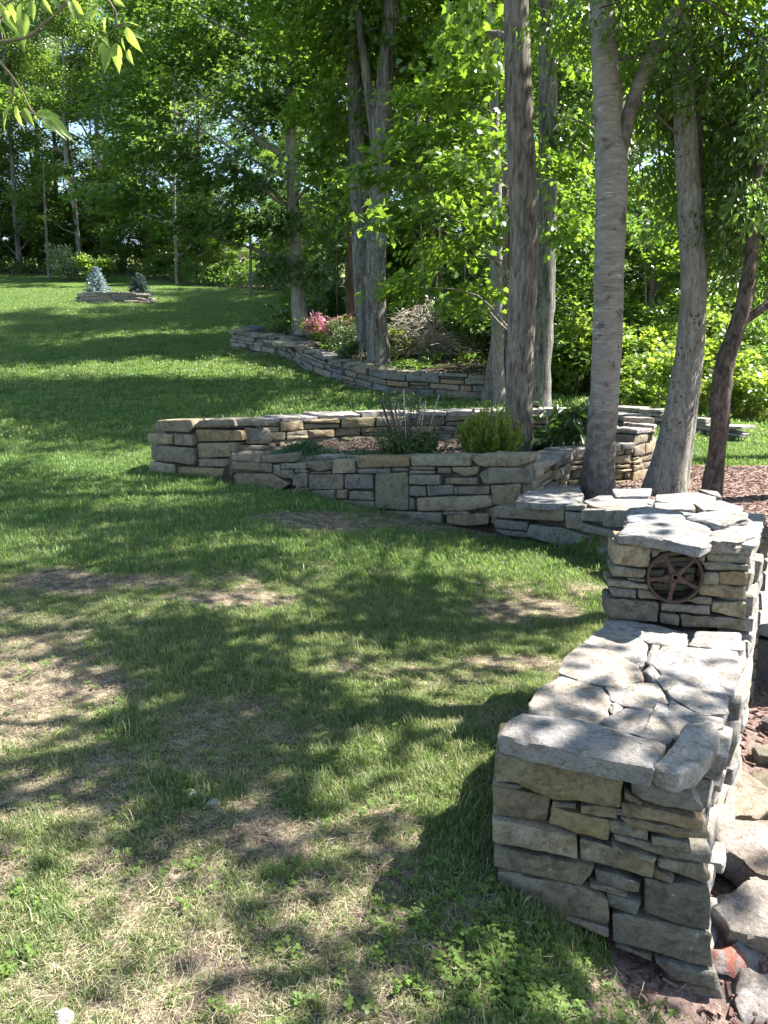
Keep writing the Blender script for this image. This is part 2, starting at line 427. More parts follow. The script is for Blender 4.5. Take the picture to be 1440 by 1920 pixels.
NEAR_TOP = [[(496,2424,475),(542,2523,475),(646,2629,475),(780,2541,475),(777,2468,475),(737,2333,475),(693,2255,475),(595,2301,475),(489,2349,475)],[(646,2649,475),(680,2743,475),(733,2855,475),(808,2939,475),(913,2855,475),(963,2732,475),(947,2619,475),(782,2549,475)],[(811,2951,475),(927,3101,475),(1031,3061,475),(1069,2946,475),(1016,2787,475),(971,2743,475),(914,2860,475)],[(933,3117,475),(984,3233,475),(1166,3176,475),(1282,3066,475),(1214,2926,475),(1082,2956,475),(1034,3071,475)],[(1238,2939,475),(1326,3079,475),(1503,3066,475),(1433,2890,475),(1263,2921,475)],[(1021,2743,475),(1121,2914,475),(1411,2883,475),(1319,2659,475),(1217,2486,475),(1112,2541,475),(1021,2639,475)],[(1013,2765,475),(1079,2921,475),(1114,2914,475),(1015,2732,475)],[(785,2541,475),(884,2589,475),(980,2570,475),(982,2451,475),(934,2382,475),(812,2407,475),(780,2451,475)],[(995,2589,475),(1020,2625,475),(1107,2530,475),(1193,2477,475),(1122,2333,475),(1035,2349,475),(986,2451,475)],[(967,2679,475),(1013,2726,475),(1013,2633,475),(987,2589,475)],[(704,2270,475),(802,2374,475),(927,2362,475),(951,2285,475),(874,2153,475),(806,2181,475),(704,2243,475)],[(935,2365,475),(983,2433,475),(1031,2339,475),(1104,2317,475),(1084,2270,475),(1033,2252,475),(958,2285,475)],[(769,2433,475),(796,2433,475),(803,2390,475),(756,2349,475)]]
NEAR_CAP = [[(349,2144,510),(373,2210,510),(444,2271,510),(570,2236,510),(683,2176,510),(775,2116,510),(831,2076,510),(750,1961,510),(577,2034,510),(424,2103,510)],[(764,1980,510),(860,2086,510),(935,2195,510),(1015,2199,510),(1020,2137,510),(975,2062,510),(880,1967,510),(818,1937,510)]]
PIER_FACE = [[(1003,3203,854),(1119,3187,844),(1113,3188,820),(1005,3203,832)],[(1119,3187,840),(1267,3168,828),(1332,3159,817),(1325,3160,809),(1227,3173,813),(1121,3187,820)],[(984,3205,827),(1142,3184,814),(1143,3184,730),(990,3205,738)],[(1147,3183,812),(1183,3179,807),(1172,3180,785),(1150,3183,775)],[(982,3206,728),(1127,3186,723),(1129,3186,703),(1118,3187,680),(993,3204,688)],[(973,3207,668),(1057,3196,662),(1145,3184,651),(1142,3184,631),(974,3207,644)],[(975,3207,635),(1092,3191,625),(1095,3190,588),(994,3204,593)],[(1105,3189,625),(1151,3183,618),(1211,3175,585),(1112,3188,585)],[(974,3207,583),(1187,3178,572),(1194,3177,481),(979,3206,498)],[(1200,3176,572),(1399,3150,569),(1403,3149,527),(1202,3176,539)],[(1199,3177,529),(1278,3166,519),(1282,3166,469),(1202,3176,484)],[(1286,3165,522),(1552,3129,510),(1552,3129,469),(1299,3163,466)],[(1408,3149,587),(1549,3130,588),(1552,3129,514),(1412,3148,539)],[(1289,3165,588),(1349,3156,604),(1402,3149,602),(1405,3149,575),(1343,3157,577)],[(1353,3156,658),(1542,3131,659),(1548,3130,600),(1357,3156,614)],[(1360,3155,716),(1421,3147,719),(1425,3146,668),(1362,3155,668)],[(1426,3146,723),(1540,3131,724),(1542,3131,666),(1431,3146,670)],[(1359,3155,761),(1541,3131,759),(1544,3131,732),(1371,3154,732)],[(1371,3154,801),(1533,3132,802),(1533,3132,765),(1378,3153,768)],[(1385,3152,829),(1471,3140,829),(1469,3141,809),(1389,3151,805)],[(1475,3140,826),(1527,3133,825),(1525,3133,808),(1481,3139,809)],[(1334,3159,795),(1365,3154,792),(1360,3155,747),(1340,3158,769)],[(1056,3196,679),(1131,3186,675),(1131,3186,662),(1057,3196,666)]]
RECESS = [[(1158,3182,749),(1332,3159,768),(1334,3159,748),(1160,3182,731)],[(1144,3184,726),(1338,3158,743),(1340,3158,720),(1145,3184,703)],[(1145,3184,698),(1219,3174,705),(1217,3174,678),(1147,3183,671)],[(1267,3167,713),(1348,3157,719),(1346,3157,694),(1273,3167,689)],[(1156,3182,666),(1209,3175,674),(1215,3174,643),(1166,3181,641)],[(1218,3174,666),(1296,3164,665),(1314,3161,634),(1224,3173,635)],[(1302,3163,683),(1346,3157,689),(1346,3157,649),(1313,3161,652)],[(1175,3180,633),(1331,3159,630),(1317,3161,603),(1193,3177,605)],[(1173,3180,776),(1322,3160,794),(1328,3159,773),(1166,3181,754)],[(1188,3178,794),(1301,3163,805),(1318,3161,795),(1181,3179,780)]]
WHEEL = (1246,3170,694)
PIER_CAP = [[(1003,3186,880),(1115,3431,880),(1269,3452,880),(1463,3410,880),(1424,3260,880),(1354,3097,880),(1266,3007,880),(1191,3087,880),(1083,3164,880),(1010,3200,880)],[(1173,3604,895),(1273,3661,895),(1395,3545,895),(1379,3435,895),(1247,3393,895),(1099,3376,895)],[(1360,3173,870),(1464,3302,870),(1561,3454,870),(1695,3496,870),(1666,3341,870),(1570,3198,870),(1476,3113,870),(1363,3173,870)],[(1376,3412,900),(1526,3567,900),(1674,3477,900),(1632,3370,900),(1460,3297,900)]]
BLOCK = [[(-3060,10111,635),(-2994,10089,727),(-2478,9892,755),(-2444,9877,658),(-2526,9907,592),(-3042,10104,600)],[(-2503,9900,656),(-2362,9847,749),(-1887,9658,783),(-1872,9650,698),(-2484,9892,650)],[(-3118,10131,553),(-2744,9990,558),(-2751,9990,433),(-3114,10127,434)],[(-2724,9983,569),(-2457,9880,559),(-2464,9880,425),(-2732,9983,426)],[(-2450,9879,630),(-1764,9706,641),(-1759,9711,519),(-2446,9874,475)],[(-3075,10111,403),(-2439,9870,394),(-2438,9865,181),(-3087,10111,207)],[(-2416,9862,448),(-1881,9650,491),(-1888,9650,318),(-2406,9854,265)],[(-2395,9850,255),(-1957,9678,279),(-1961,9678,184),(-2392,9847,159)],[(-3117,10122,187),(-2727,9975,165),(-2754,9983,44),(-3127,10122,32)],[(-2717,9971,133),(-1932,9666,158),(-1944,9669,34),(-2714,9968,31)],[(-3039,10089,1),(-1938,9666,10),(-2248,9786,-82),(-2962,10059,-68)],[(-1853,9658,783),(-1519,9826,775),(-1489,9842,690),(-1841,9666,697)],[(-1763,9706,675),(-1458,9858,632),(-1447,9866,455),(-1739,9722,465)],[(-1866,9658,456),(-1398,9890,427),(-1401,9890,331),(-1870,9658,352)]]
BED_FRONT = [[(-1871,9314,388),(-1493,9152,426),(-1479,9144,312),(-1874,9314,314)],[(-1470,9141,388),(-1077,8967,445),(-1046,8951,350),(-1462,9136,313)],[(-1874,9314,304),(-1329,9078,308),(-1332,9078,209),(-1878,9314,212)],[(-1845,9298,130),(-1789,9275,164),(-1325,9075,190),(-1104,8974,84),(-1227,9028,-1),(-1832,9290,12)],[(-1315,9072,299),(-1225,9031,305),(-1229,9031,164),(-1318,9072,200)],[(-1218,9028,322),(-894,8881,344),(-896,8881,279),(-1220,9028,250)],[(-1220,9028,240),(-1065,8959,251),(-1068,8959,153),(-1222,9028,151)],[(-1297,9059,-14),(-900,8881,58),(-859,8861,-75),(-1160,8998,-118),(-1281,9051,-79)],[(-1060,8956,202),(-897,8881,231),(-893,8878,78),(-1080,8964,70)],[(-884,8877,360),(-597,8739,390),(-598,8739,295),(-746,8810,258),(-885,8877,296)],[(-880,8874,209),(-460,8671,248),(-472,8676,73),(-877,8870,34)],[(-857,8861,23),(-566,8722,58),(-567,8722,-64),(-853,8858,-81)],[(-587,8734,403),(-341,8613,414),(-326,8605,275),(-596,8738,244)],[(-447,8665,243),(-129,8505,269),(-124,8502,114),(-449,8665,81)],[(-553,8715,56),(-430,8655,70),(-441,8660,-36),(-561,8719,-47)],[(-392,8636,55),(-118,8499,74),(-118,8499,-20),(-399,8640,-38)],[(-679,8776,-72),(-115,8498,-36),(-115,8498,-115),(-674,8772,-162)],[(-325,8605,459),(268,8322,492),(269,8322,390),(-310,8597,329)],[(-310,8597,317),(69,8415,351),(69,8415,296),(-295,8589,271)],[(-102,8492,287),(264,8325,323),(272,8322,-100),(-102,8492,-114)],[(81,8409,358),(269,8322,371),(263,8325,332),(81,8409,321)],[(283,8315,502),(893,8034,550),(904,8031,440),(298,8308,398)],[(284,8315,388),(545,8190,404),(545,8190,371),(284,8315,357)],[(276,8319,299),(603,8163,325),(605,8163,217),(276,8319,196)],[(278,8318,345),(551,8188,362),(551,8188,332),(278,8318,312)],[(273,8320,171),(452,8236,186),(457,8235,77),(280,8318,67)],[(461,8232,190),(741,8103,222),(743,8103,126),(477,8225,79)],[(345,8287,43),(1122,7937,143),(1144,7929,33),(893,8040,-44),(353,8285,-101)],[(-93,8488,-135),(624,8156,-95),(625,8156,-205),(258,8329,-204)],[(286,8315,43),(334,8293,35),(335,8293,-88),(287,8315,-92)],[(721,8110,410),(986,7994,436),(983,7997,357),(857,8052,325),(730,8107,369)],[(565,8181,399),(709,8115,403),(716,8113,345),(574,8177,343)],[(652,8141,287),(981,7998,319),(991,7994,255),(661,8137,231)],[(789,8083,210),(1106,7944,235),(1108,7944,156),(791,8083,130)],[(753,8098,199),(784,8085,201),(785,8085,124),(754,8098,121)],[(644,8147,-78),(907,8034,-54),(908,8034,-87),(644,8147,-112)],[(673,8135,-118),(1114,7944,-50),(1117,7944,-163),(896,8040,-209),(683,8131,-206)],[(913,8026,513),(988,7992,561),(1488,7762,606),(1492,7762,522),(1365,7823,465),(992,7992,440)],[(994,7992,358),(1100,7944,433),(1417,7798,455),(1459,7780,364),(1423,7798,304),(1051,7968,260)],[(1119,7937,245),(1410,7804,291),(1418,7804,73),(1139,7931,41)],[(-1061,8956,137),(-1037,8944,24),(-951,8905,61),(-893,8878,69)],[(-880,8874,235),(-615,8747,268),(-615,8747,242),(-880,8874,219)],[(-938,8897,-109),(-686,8779,-92),(-687,8779,-157),(-888,8874,-160)],[(-109,8495,-42),(-96,8489,-104),(-103,8492,-129),(-112,8496,-114)],[(1131,7937,-161),(1141,7931,-41),(1432,7798,45),(1488,7774,-37),(1440,7798,-159)],[(1417,7798,446),(1493,7762,494),(1521,7752,312),(1428,7796,299)],[(1419,7801,275),(1522,7752,283),(1530,7752,83),(1426,7801,73)],[(-1040,8948,327),(-886,8877,247),(-897,8881,234),(-1049,8951,223)]]
LOW_FACE = [[(1083,7694,53),(1139,7660,81),(1727,7183,149),(1725,7191,34),(1086,7694,-41)],[(1735,7174,132),(1861,7031,143),(1869,7031,-20),(1751,7166,-23)],[(1861,7028,182),(1992,6785,223),(1994,6797,100),(1871,7023,83)],[(1998,6774,229),(2113,6516,271),(2119,6528,108),(2006,6774,96)],[(1105,7683,-60),(1445,7474,-38),(1448,7474,-126),(1127,7671,-152)],[(1472,7458,-54),(1728,7191,-39),(1958,6891,-92),(1969,6879,-184),(1706,7225,-216),(1441,7480,-179)],[(1868,7028,57),(2043,6703,44),(2042,6715,-29),(1876,7023,-13)],[(2031,6727,52),(2085,6610,56),(2089,6610,7),(2049,6699,-15)],[(1972,6867,-133),(2052,6703,-109),(2057,6703,-193),(1983,6856,-216)],[(1732,7174,190),(1857,7031,210),(1860,7031,158),(1735,7174,141)],[(1108,7683,-165),(1440,7480,-142),(1442,7480,-199),(1223,7615,-212)]]
LOW_TOP = [[(1281,7320,200),(1354,7578,200),(1532,7831,200),(2049,7911,200),(1992,7525,200),(1834,7202,200),(1490,7202,200)],[(1913,7219,220),(2136,7473,220),(2462,7318,220),(2501,6980,220),(2385,6800,220),(2132,6800,220),(1939,7027,220)],[(2301,7640,260),(2712,7662,260),(2575,7316,260),(2240,7295,260)],[(2136,7473,230),(2525,7452,230),(2618,7267,230),(2511,7120,230),(2191,7390,230)],[(2496,6972,250),(2840,6953,250),(2794,6745,250),(2421,6701,250)],[(2689,7474,240),(3127,7582,240),(3238,7369,240),(3132,7118,240),(2774,7069,240),(2600,7216,240)],[(2873,6991,250),(3168,7116,250),(3265,6834,250),(3110,6573,250),(2848,6658,250)],[(1568,7911,200),(1743,8150,200),(2124,8212,200),(2055,7935,200)],[(3214,7750,240),(3371,7637,240),(3296,7369,240),(3260,7421,240)]]
TRUNKS = {'cherry_birch':[(2338,8300,65,187),(2338,8300,361,169),(2350,8300,941,155),(2352,8300,1669,152),(2326,8300,2477,154),(2310,8300,2998,158),(2288,8300,3454,161),(2237,8300,3752,133),(2168,8300,4382,126),(2103,8300,4945,113),(2023,8300,5625,96),(1922,8300,6701,69),(1820,8300,7909,43)],'birch_limb':[(2315,8300,3354,92),(2382,8300,3654,75),(2481,8300,4094,71),(2637,8300,4477,68),(2805,8300,4806,62),(2971,8300,5175,51),(3116,8300,5845,38),(3162,8300,6701,25)],'oak_big':[(1670,9500,376,179),(1653,9500,838,164),(1642,9500,1672,167),(1653,9500,2597,164),(1630,9500,3193,165),(1584,9500,3772,160),(1510,9500,4613,147),(1463,9500,5422,136),(1403,9500,6452,115),(1341,9500,7903,83),(1321,9500,9682,42)],'grey_behind':[(3199,16000,414,243),(3212,16000,1153,208),(3235,16000,2630,193),(3215,16000,4050,179),(3163,16000,5703,185),(3081,16000,7100,171),(3002,16000,8444,148),(2870,16000,10573,96)],'thin_front':[(2539,17000,477,140),(2455,17000,1689,127),(2382,17000,3345,124),(2360,17000,4411,111),(2269,17000,5956,98),(2161,17000,7441,91),(2077,17000,8869,84),(1982,17000,11130,51)],'thin_back':[(2418,17600,603,206),(2583,17600,2270,142),(2610,17600,3628,105),(2621,17600,4725,92),(2581,17600,6627,67),(2514,17600,8637,44)],'twin_right':[(-109,20000,1096,300),(-189,20000,2355,269),(-213,20000,3389,253),(-158,20000,4650,236),(-104,20000,5634,234),(-51,20000,6835,218),(50,20000,8234,202),(174,20000,9367,187),(220,20000,10905,159),(236,20000,13822,83)],'twin_right_limb':[(-129,20000,6118,142),(-256,20000,6894,128),(-381,20000,7773,114),(-503,20000,8577,101),(-646,20000,9590,87),(-856,20000,10905,55)],'twin_left':[(-418,20600,1834,279),(-524,20600,2911,248),(-598,20600,4354,224),(-668,20600,5879,200),(-709,20600,7476,184),(-748,20600,9135,168),(-758,20600,10960,139),(-791,20600,14187,73)],'red_trunk':[(-1092,27000,2424,200),(-1082,27000,3651,180),(-1033,27000,5194,169),(-981,27000,7192,140),(-1033,27000,9286,103),(-1097,27000,11613,68)],'maple_pale':[(-2718,26500,2323,358),(-2829,26500,2929,249),(-2886,26500,4292,229),(-2941,26500,5625,209),(-2961,26500,6929,198),(-2984,26500,8047,188),(-2994,26500,8989,152),(-3017,26500,10069,126),(-3019,26500,11279,100),(-3005,26500,13048,73),(-2931,26500,16428,40)],'maple_pale_limb':[(-2969,26500,7282,120),(-3334,26500,7730,103),(-3920,26500,8126,85),(-4498,26500,8598,68),(-5072,26500,9067,51),(-5729,26500,9454,34)],'maple_pale_limb2':[(-2946,26500,6848,86),(-2493,26500,7090,77),(-2059,26500,7331,60),(-1541,26500,7570,43)],'lean_grey':[(3185,8600,39,237),(3233,8600,436,192),(3279,8600,915,160),(3319,8600,1441,141),(3341,8600,1953,133),(3321,8600,2398,129),(3253,8600,2940,124),(3176,8600,3467,117),(3110,8600,3930,110),(3030,8600,4580,97),(2947,8600,5349,80),(2811,8600,6666,46)],'lean_grey_twin':[(3465,8900,-17,107),(3503,8900,519,87),(3539,8900,1133,73),(3555,8900,1730,66),(3520,8900,2424,65),(3451,8900,3095,61),(3372,8900,3745,57),(3279,8900,4580,48),(3181,8900,5478,38),(3065,8900,6613,24)],'dark_cherry':[(3513,8100,75,109),(3520,8100,507,93),(3529,8100,902,92),(3515,8100,1179,100),(3530,8100,1507,91),(3601,8100,1803,88),(3657,8100,2067,76),(3684,8100,2406,65),(3680,8100,2764,51),(3683,8100,3263,39),(3656,8100,3846,28),(3609,8100,4502,20)],'dark_cherry_limb':[(3612,8100,1803,60),(3681,8100,1935,52),(3809,8100,2015,46),(3960,8100,2135,38),(4153,8100,2354,30),(4374,8100,2764,21),(4525,8100,3263,13)]}
LEAVES = [((-910,2151,2499),(-912,2135,2409)),((-954,2322,2572),(-956,2327,2518)),((-955,2153,2481),(-922,2149,2419)),((-895,2245,2541),(-863,2225,2499)),((-889,2306,2566),(-858,2283,2527)),((-817,2224,2533),(-803,2225,2487)),((-813,2233,2537),(-781,2239,2480)),((-1004,2307,2561),(-991,2334,2480)),((-984,2198,2513),(-960,2207,2473)),((-964,2297,2532),(-976,2285,2432)),((-968,2130,2449),(-954,2159,2417)),((-730,2202,2517),(-759,2190,2465)),((-762,2344,2540),(-773,2349,2501)),((-756,2243,2447),(-789,2260,2417)),((-705,2137,2403),(-727,2150,2374)),((-719,2220,2420),(-731,2195,2352)),((-721,2289,2456),(-728,2314,2385)),((-670,2180,2430),(-670,2188,2399)),((-667,2202,2462),(-633,2216,2401)),((-696,2303,2443),(-680,2286,2399)),((-687,2329,2493),(-657,2339,2481)),((-697,2294,2508),(-658,2313,2508)),((-707,2233,2541),(-675,2248,2523)),((-782,2341,2492),(-748,2317,2458)),((-729,2334,2449),(-723,2328,2415)),((-1002,2245,2292),(-1024,2224,2220)),((-1010,2298,2305),(-995,2285,2238)),((-1010,2339,2308),(-978,2326,2251)),((-949,2265,2269),(-938,2259,2242)),((-951,2277,2275),(-871,2259,2265)),((-893,2173,2234),(-835,2188,2193)),((-940,2311,2279),(-863,2315,2221)),((-963,2351,2277),(-912,2333,2243)),((-1050,2334,2349),(-1011,2314,2336)),((-1046,2361,2342),(-1074,2369,2338))]
TWIGS = [[(-1049,2250,2445),(-1022,2250,2395),(-992,2250,2360),(-968,2250,2319),(-950,2250,2278),(-924,2250,2255)],[(-1050,2250,2440),(-944,2250,2455),(-903,2250,2484),(-857,2250,2514),(-826,2250,2553)],[(-857,2250,2514),(-821,2250,2543),(-744,2250,2558),(-704,2250,2514),(-706,2250,2480),(-752,2250,2450)],[(-706,2250,2480),(-684,2250,2489),(-664,2250,2460)],[(-1049,2250,2445),(-1020,2250,2514),(-974,2250,2543),(-923,2250,2558)],[(-992,2250,2360),(-997,2250,2309),(-1004,2250,2294)]]
# ---------------------------------------------------------------- terrain
P_FRONT = [(-1.95, 9.35), (-1.0, 8.9), (-0.1, 8.5), (0.63, 8.15), (1.5, 7.75)]
P_LOW = [(1.40, 7.75), (1.55, 7.45), (1.95, 7.0), (2.15, 6.5), (2.45, 5.9), (2.45, 5.1), (2.05, 4.35), (1.75, 3.95)]
BED_POLY = P_FRONT + [(2.2, 8.9), (3.1, 9.4), (3.5, 10.4), (3.2, 11.05), (0, 11.2), (-2.2, 10.9), (-2.9, 10.3), (-2.3, 9.9)]
P_TERR = [(3.0, 17.5), (1.5, 17.9), (0.0, 18.6), (-1.15, 20.3), (-2.3, 22.3), (-2.75, 23.6), (-3.3, 24.9), (-5.2, 26.6)]
TERR_POLY = P_TERR + [(-4.6, 29), (-3.2, 33), (3.5, 33), (4.2, 24)]
def seg_dist(x, y, poly):
    d = np.full(x.shape, 1e9)
    for (ax, ay), (bx, by) in zip(poly, poly[1:] + poly[:1]):
        vx, vy = bx - ax, by - ay
        t = np.clip(((x - ax) * vx + (y - ay) * vy) / (vx * vx + vy * vy + 1e-9), 0, 1)
        d = np.minimum(d, np.hypot(x - ax - t * vx, y - ay - t * vy))
    return d
def inside(x, y, poly):
    r = np.zeros(x.shape, bool)
    for (ax, ay), (bx, by) in zip(poly, poly[1:] + poly[:1]):
        c = (ay > y) != (by > y)
        xi = (bx - ax) * (y - ay) / ((by - ay) if by != ay else 1e-9) + ax
        r ^= c & (x < xi)
    return r
def sdist(x, y, poly):
    d = seg_dist(x, y, poly)
    return np.where(inside(x, y, poly), d, -d)
WX_Y = [0.5, 2.0, 3.2, 3.9, 4.6, 5.4, 6.2, 7.0, 7.6, 8.3]
WX_X = [0.55, 0.68, 1.27, 1.55, 2.05, 2.4, 2.4, 1.95, 1.5, 1.5]
def lawn_edge_y(x):
    return np.interp(x, [-60, -30, -22, -14, -6.6, -3], [80, 76, 72, 60, 53, 48])
def ground(x, y):
    x = np.asarray(x, float); y = np.asarray(y, float)
    t = np.clip(y - 9, 0, None)
    hl = np.where(t < 11.9, 0.0059 * t * t, 0.8355 + 0.14 * (t - 11.9))
    right = sstep(3.4, 9.0, x - np.clip(y - 20, 0, 40) * 0.06)
    hr = np.clip(y - 16, 0, None) * 0.045
    z = hl * (1 - right) + hr * right
    # dip of the lawn towards the walls
    dip = 0.26 * sstep(-1.4, 1.3, x) * sstep(2.6, 5.0, y) * (1 - sstep(8.6, 9.6, y))
    dip = np.maximum(dip, 0.36 * sstep(0.28, 1.05, x) * (1 - sstep(2.0, 3.4, y)))
    zl = z - dip
    wx = np.interp(y, WX_Y, WX_X)
    sr = sstep(-0.12, 0.12, x - wx) * (1 - sstep(7.7, 8.4, y)) * sstep(1.75, 2.3, y)
    zr = np.interp(y, [1.5, 2.3, 3.2, 4.5, 6, 9], [-0.36, -0.22, -0.12, -0.02, 0.08, 0.1])
    z = zl * (1 - sr) + zr * sr
    z = np.maximum(z, np.where((x > wx + 0.3) & (x > 1.9) & (y > 7.0) & (y < 13) , 0.06, -9))
    sb = sdist(x, y, BED_POLY)
    z = np.where(sb > -0.05, np.maximum(z, z + (0.37 - z) * sstep(0.06, 0.2, sb)), z)
    stt = sdist(x, y, TERR_POLY)
    z = z + 0.52 * sstep(0.06, 0.3, stt) * (1 - sstep(28, 33, y))
    z = z + 0.018 * fbm(np.c_[x.ravel(), y.ravel()], 0.9, 3, 5).reshape(x.shape) + 0.10 * np.clip((y - 20) / 30, 0, 1) * fbm(np.c_[x.ravel(), y.ravel()], 0.12, 2, 9).reshape(x.shape)
    return z
def gz(x, y): return float(ground(np.array([x]), np.array([y]))[0])
def thinness(x, y):
    """0 thick turf .. 1 bare ground"""
    p = np.c_[x.ravel(), y.ravel()]
    n = fbm(p, 1.5, 4, 31, 0.6).reshape(x.shape)
    n2 = fbm(p, 4.5, 3, 37, 0.6).reshape(x.shape)
    b = 0.37 - 0.30 * sstep(2.6, 7.5, y) - 0.55 * sstep(8, 10.5, y)
    b = b + 0.20 * (1 - sstep(-1.6, 0.2, x)) * (1 - sstep(3.5, 5.5, y)) * sstep(1.8, 2.5, y)
    fd = seg_dist(x, y, P_FRONT + P_FRONT[::-1])
    b = b + 0.40 * np.exp(-(fd / 0.55) ** 2) * (x > -1.7)
    b = b - 0.16 * np.exp(-(((x - 0.25) / 0.9) ** 2 + ((y - 4.2) / 1.3) ** 2))
    b = b + 0.35 * np.exp(-(((x - 0.75) / 0.4) ** 2 + ((y - 1.75) / 0.35) ** 2))
    t = b + 0.85 * n + 0.45 * n2
    for sx_, sy_, sr_ in ((-2.3, 5.35, .28), (-0.73, 7.55, .42), (0.2, 8.0, .4), (1.05, 5.5, .30), (-1.75, 3.55, .22), (0.75, 4.3, .2), (-0.35, 2.35, .12), (-0.95, 5.0, .2), (0.55, 3.35, .2)):
        t = t + 0.9 * np.exp(-(((x - sx_) / (1.5 * sr_)) ** 2 + ((y - sy_) / sr_) ** 2) ** 1.5 + 0.5 * n2)
    return np.clip(t, 0, 1)

xs = np.unique(np.round(np.r_[np.linspace(-95, -24, 30), np.linspace(-24, -6, 46), np.linspace(-6, 6, 151), np.linspace(6, 20, 40), np.linspace(20, 90, 24)], 4))
ys = np.unique(np.round(np.r_[np.linspace(-12, 1, 14), np.linspace(1, 12, 150), np.linspace(12, 28, 140), np.linspace(28, 80, 80), np.linspace(80, 190, 24)], 4))
GX, GY = np.meshgrid(xs, ys)
GZ = ground(GX, GY)
TH = thinness(GX, GY)
nx, ny = len(xs), len(ys)
ii = np.arange(nx * ny).reshape(ny, nx)
Q = np.stack([ii[:-1, :-1], ii[:-1, 1:], ii[1:, 1:], ii[1:, :-1]], -1).reshape(-1, 4)
cxm = ((GX[:-1, :-1] + GX[1:, 1:]) / 2).ravel()
cym = ((GY[:-1, :-1] + GY[1:, 1:]) / 2).ravel()
def is_wood(x, y):
    e = np.interp(y, [0, 12, 17, 26.5, 33, 45, 53], [99, 99, 6.2, 3.5, -4.0, -5.6, -6.4])
    w = ((x > e) & (y > 17)) | (y > lawn_edge_y(x))
    w = w & ~((x > 7) & (y < 60) & (x > 0.30 * y + 1.0))
    return w | ((x > 2.8) & (y > 14.5) & (y <= 17) & (x < 6.5))
def is_mulch(x, y):
    wx = np.interp(y, WX_Y, WX_X)
    return ((x > wx) & (y > 1.9) & (y < 8.3)) | ((y >= 8.3) & (y < 10.6) & (x > 1.6) & (x + 0.9 * (y - 8.3) * np.sin(y) * 0.2 > 1.6))
inb = sdist(cxm, cym, BED_POLY) > 0
int_ = sdist(cxm, cym, TERR_POLY) > 0
cls = np.zeros(len(Q), int)
cls[is_mulch(cxm, cym)] = 2
cls[is_wood(cxm, cym)] = 3
cls[(cls == 3) & (cym > lawn_edge_y(cxm) + 21)] = 4
cls[((cxm > 7) & (cxm > 0.30 * cym + 1.0) & (cym > 17))] = 4
cls[inb | int_] = 1
V_ALL = np.c_[GX.ravel(), GY.ravel(), GZ.ravel()]

def mat_lawn():
    m, nt, out = new_mat('lawn_ground')
    b = NB(nt)
    v = b.coord()
    th = b.attr('thin')
    n1 = b.noise(v, 9, 5, 0.65)
    n2 = b.noise(v, 60, 4, 0.7)
    straw = b.noise(b.coord(scale=(70, 25, 30)), 1.0, 4, 0.7, 1.5)
    dirt = b.mix(b.ramp(n2, [(0.35, 0.0), (0.65, 1.0)]), (0.045, 0.033, 0.025), (0.12, 0.095, 0.075))
    thatch = b.mix(b.ramp(straw, [(0.38, 0.0), (0.62, 1.0)]), (0.11, 0.085, 0.055), (0.34, 0.285, 0.20))
    g = b.mix(b.ramp(n2, [(0.3, 0.0), (0.7, 1.0)]), (0.028, 0.058, 0.010), (0.075, 0.120, 0.022))
    bare = b.mix(b.ramp(n1, [(0.46, 0.0), (0.60, 1.0)]), dirt, thatch)
    f = b.math('ADD', th, b.math('MULTIPLY', b.math('SUBTRACT', n1, 0.5), 0.5))
    c = b.mix(b.ramp(f, [(0.22, 0.0), (0.5, 1.0)]), g, bare)
    n = b.bump(n2, 0.7, 0.02)
    n = b.bump(straw, 0.5, 0.01, n)
    nt.links.new(b.bsdf(c, 0.95, n, 0.1), out.inputs['Surface'])
    return m
M['lawn'] = mat_lawn()
M['mulch'] = mat_simple('bark_mulch_ground', (0.07, 0.042, 0.034), (0.21, 0.155, 0.135), 45, bump=0.9, dist=0.02)
M['litter'] = mat_simple('leaf_litter', (0.030, 0.030, 0.014), (0.085, 0.075, 0.04), 9, bump=0.9, dist=0.06)
M['meadow'] = mat_simple('meadow_ground', (0.085, 0.125, 0.025), (0.19, 0.21, 0.055), 3, bump=0.6, dist=0.05)
for k, nm, mt in ((0, 'lawn', 'lawn'), (1, 'bed_soil', 'soil'), (2, 'mulch_path', 'mulch'), (3, 'woodland_floor', 'litter'), (4, 'meadow', 'meadow')):
    q = Q[cls == k]
    used, inv = np.unique(q.ravel(), return_inverse=True)
    me = fast_mesh(nm, V_ALL[used], inv, np.full(len(q), 4), True, {'thin': TH.ravel()[used]})
    o = put(nm, me, M[mt])
    o['kind'] = 'structure'

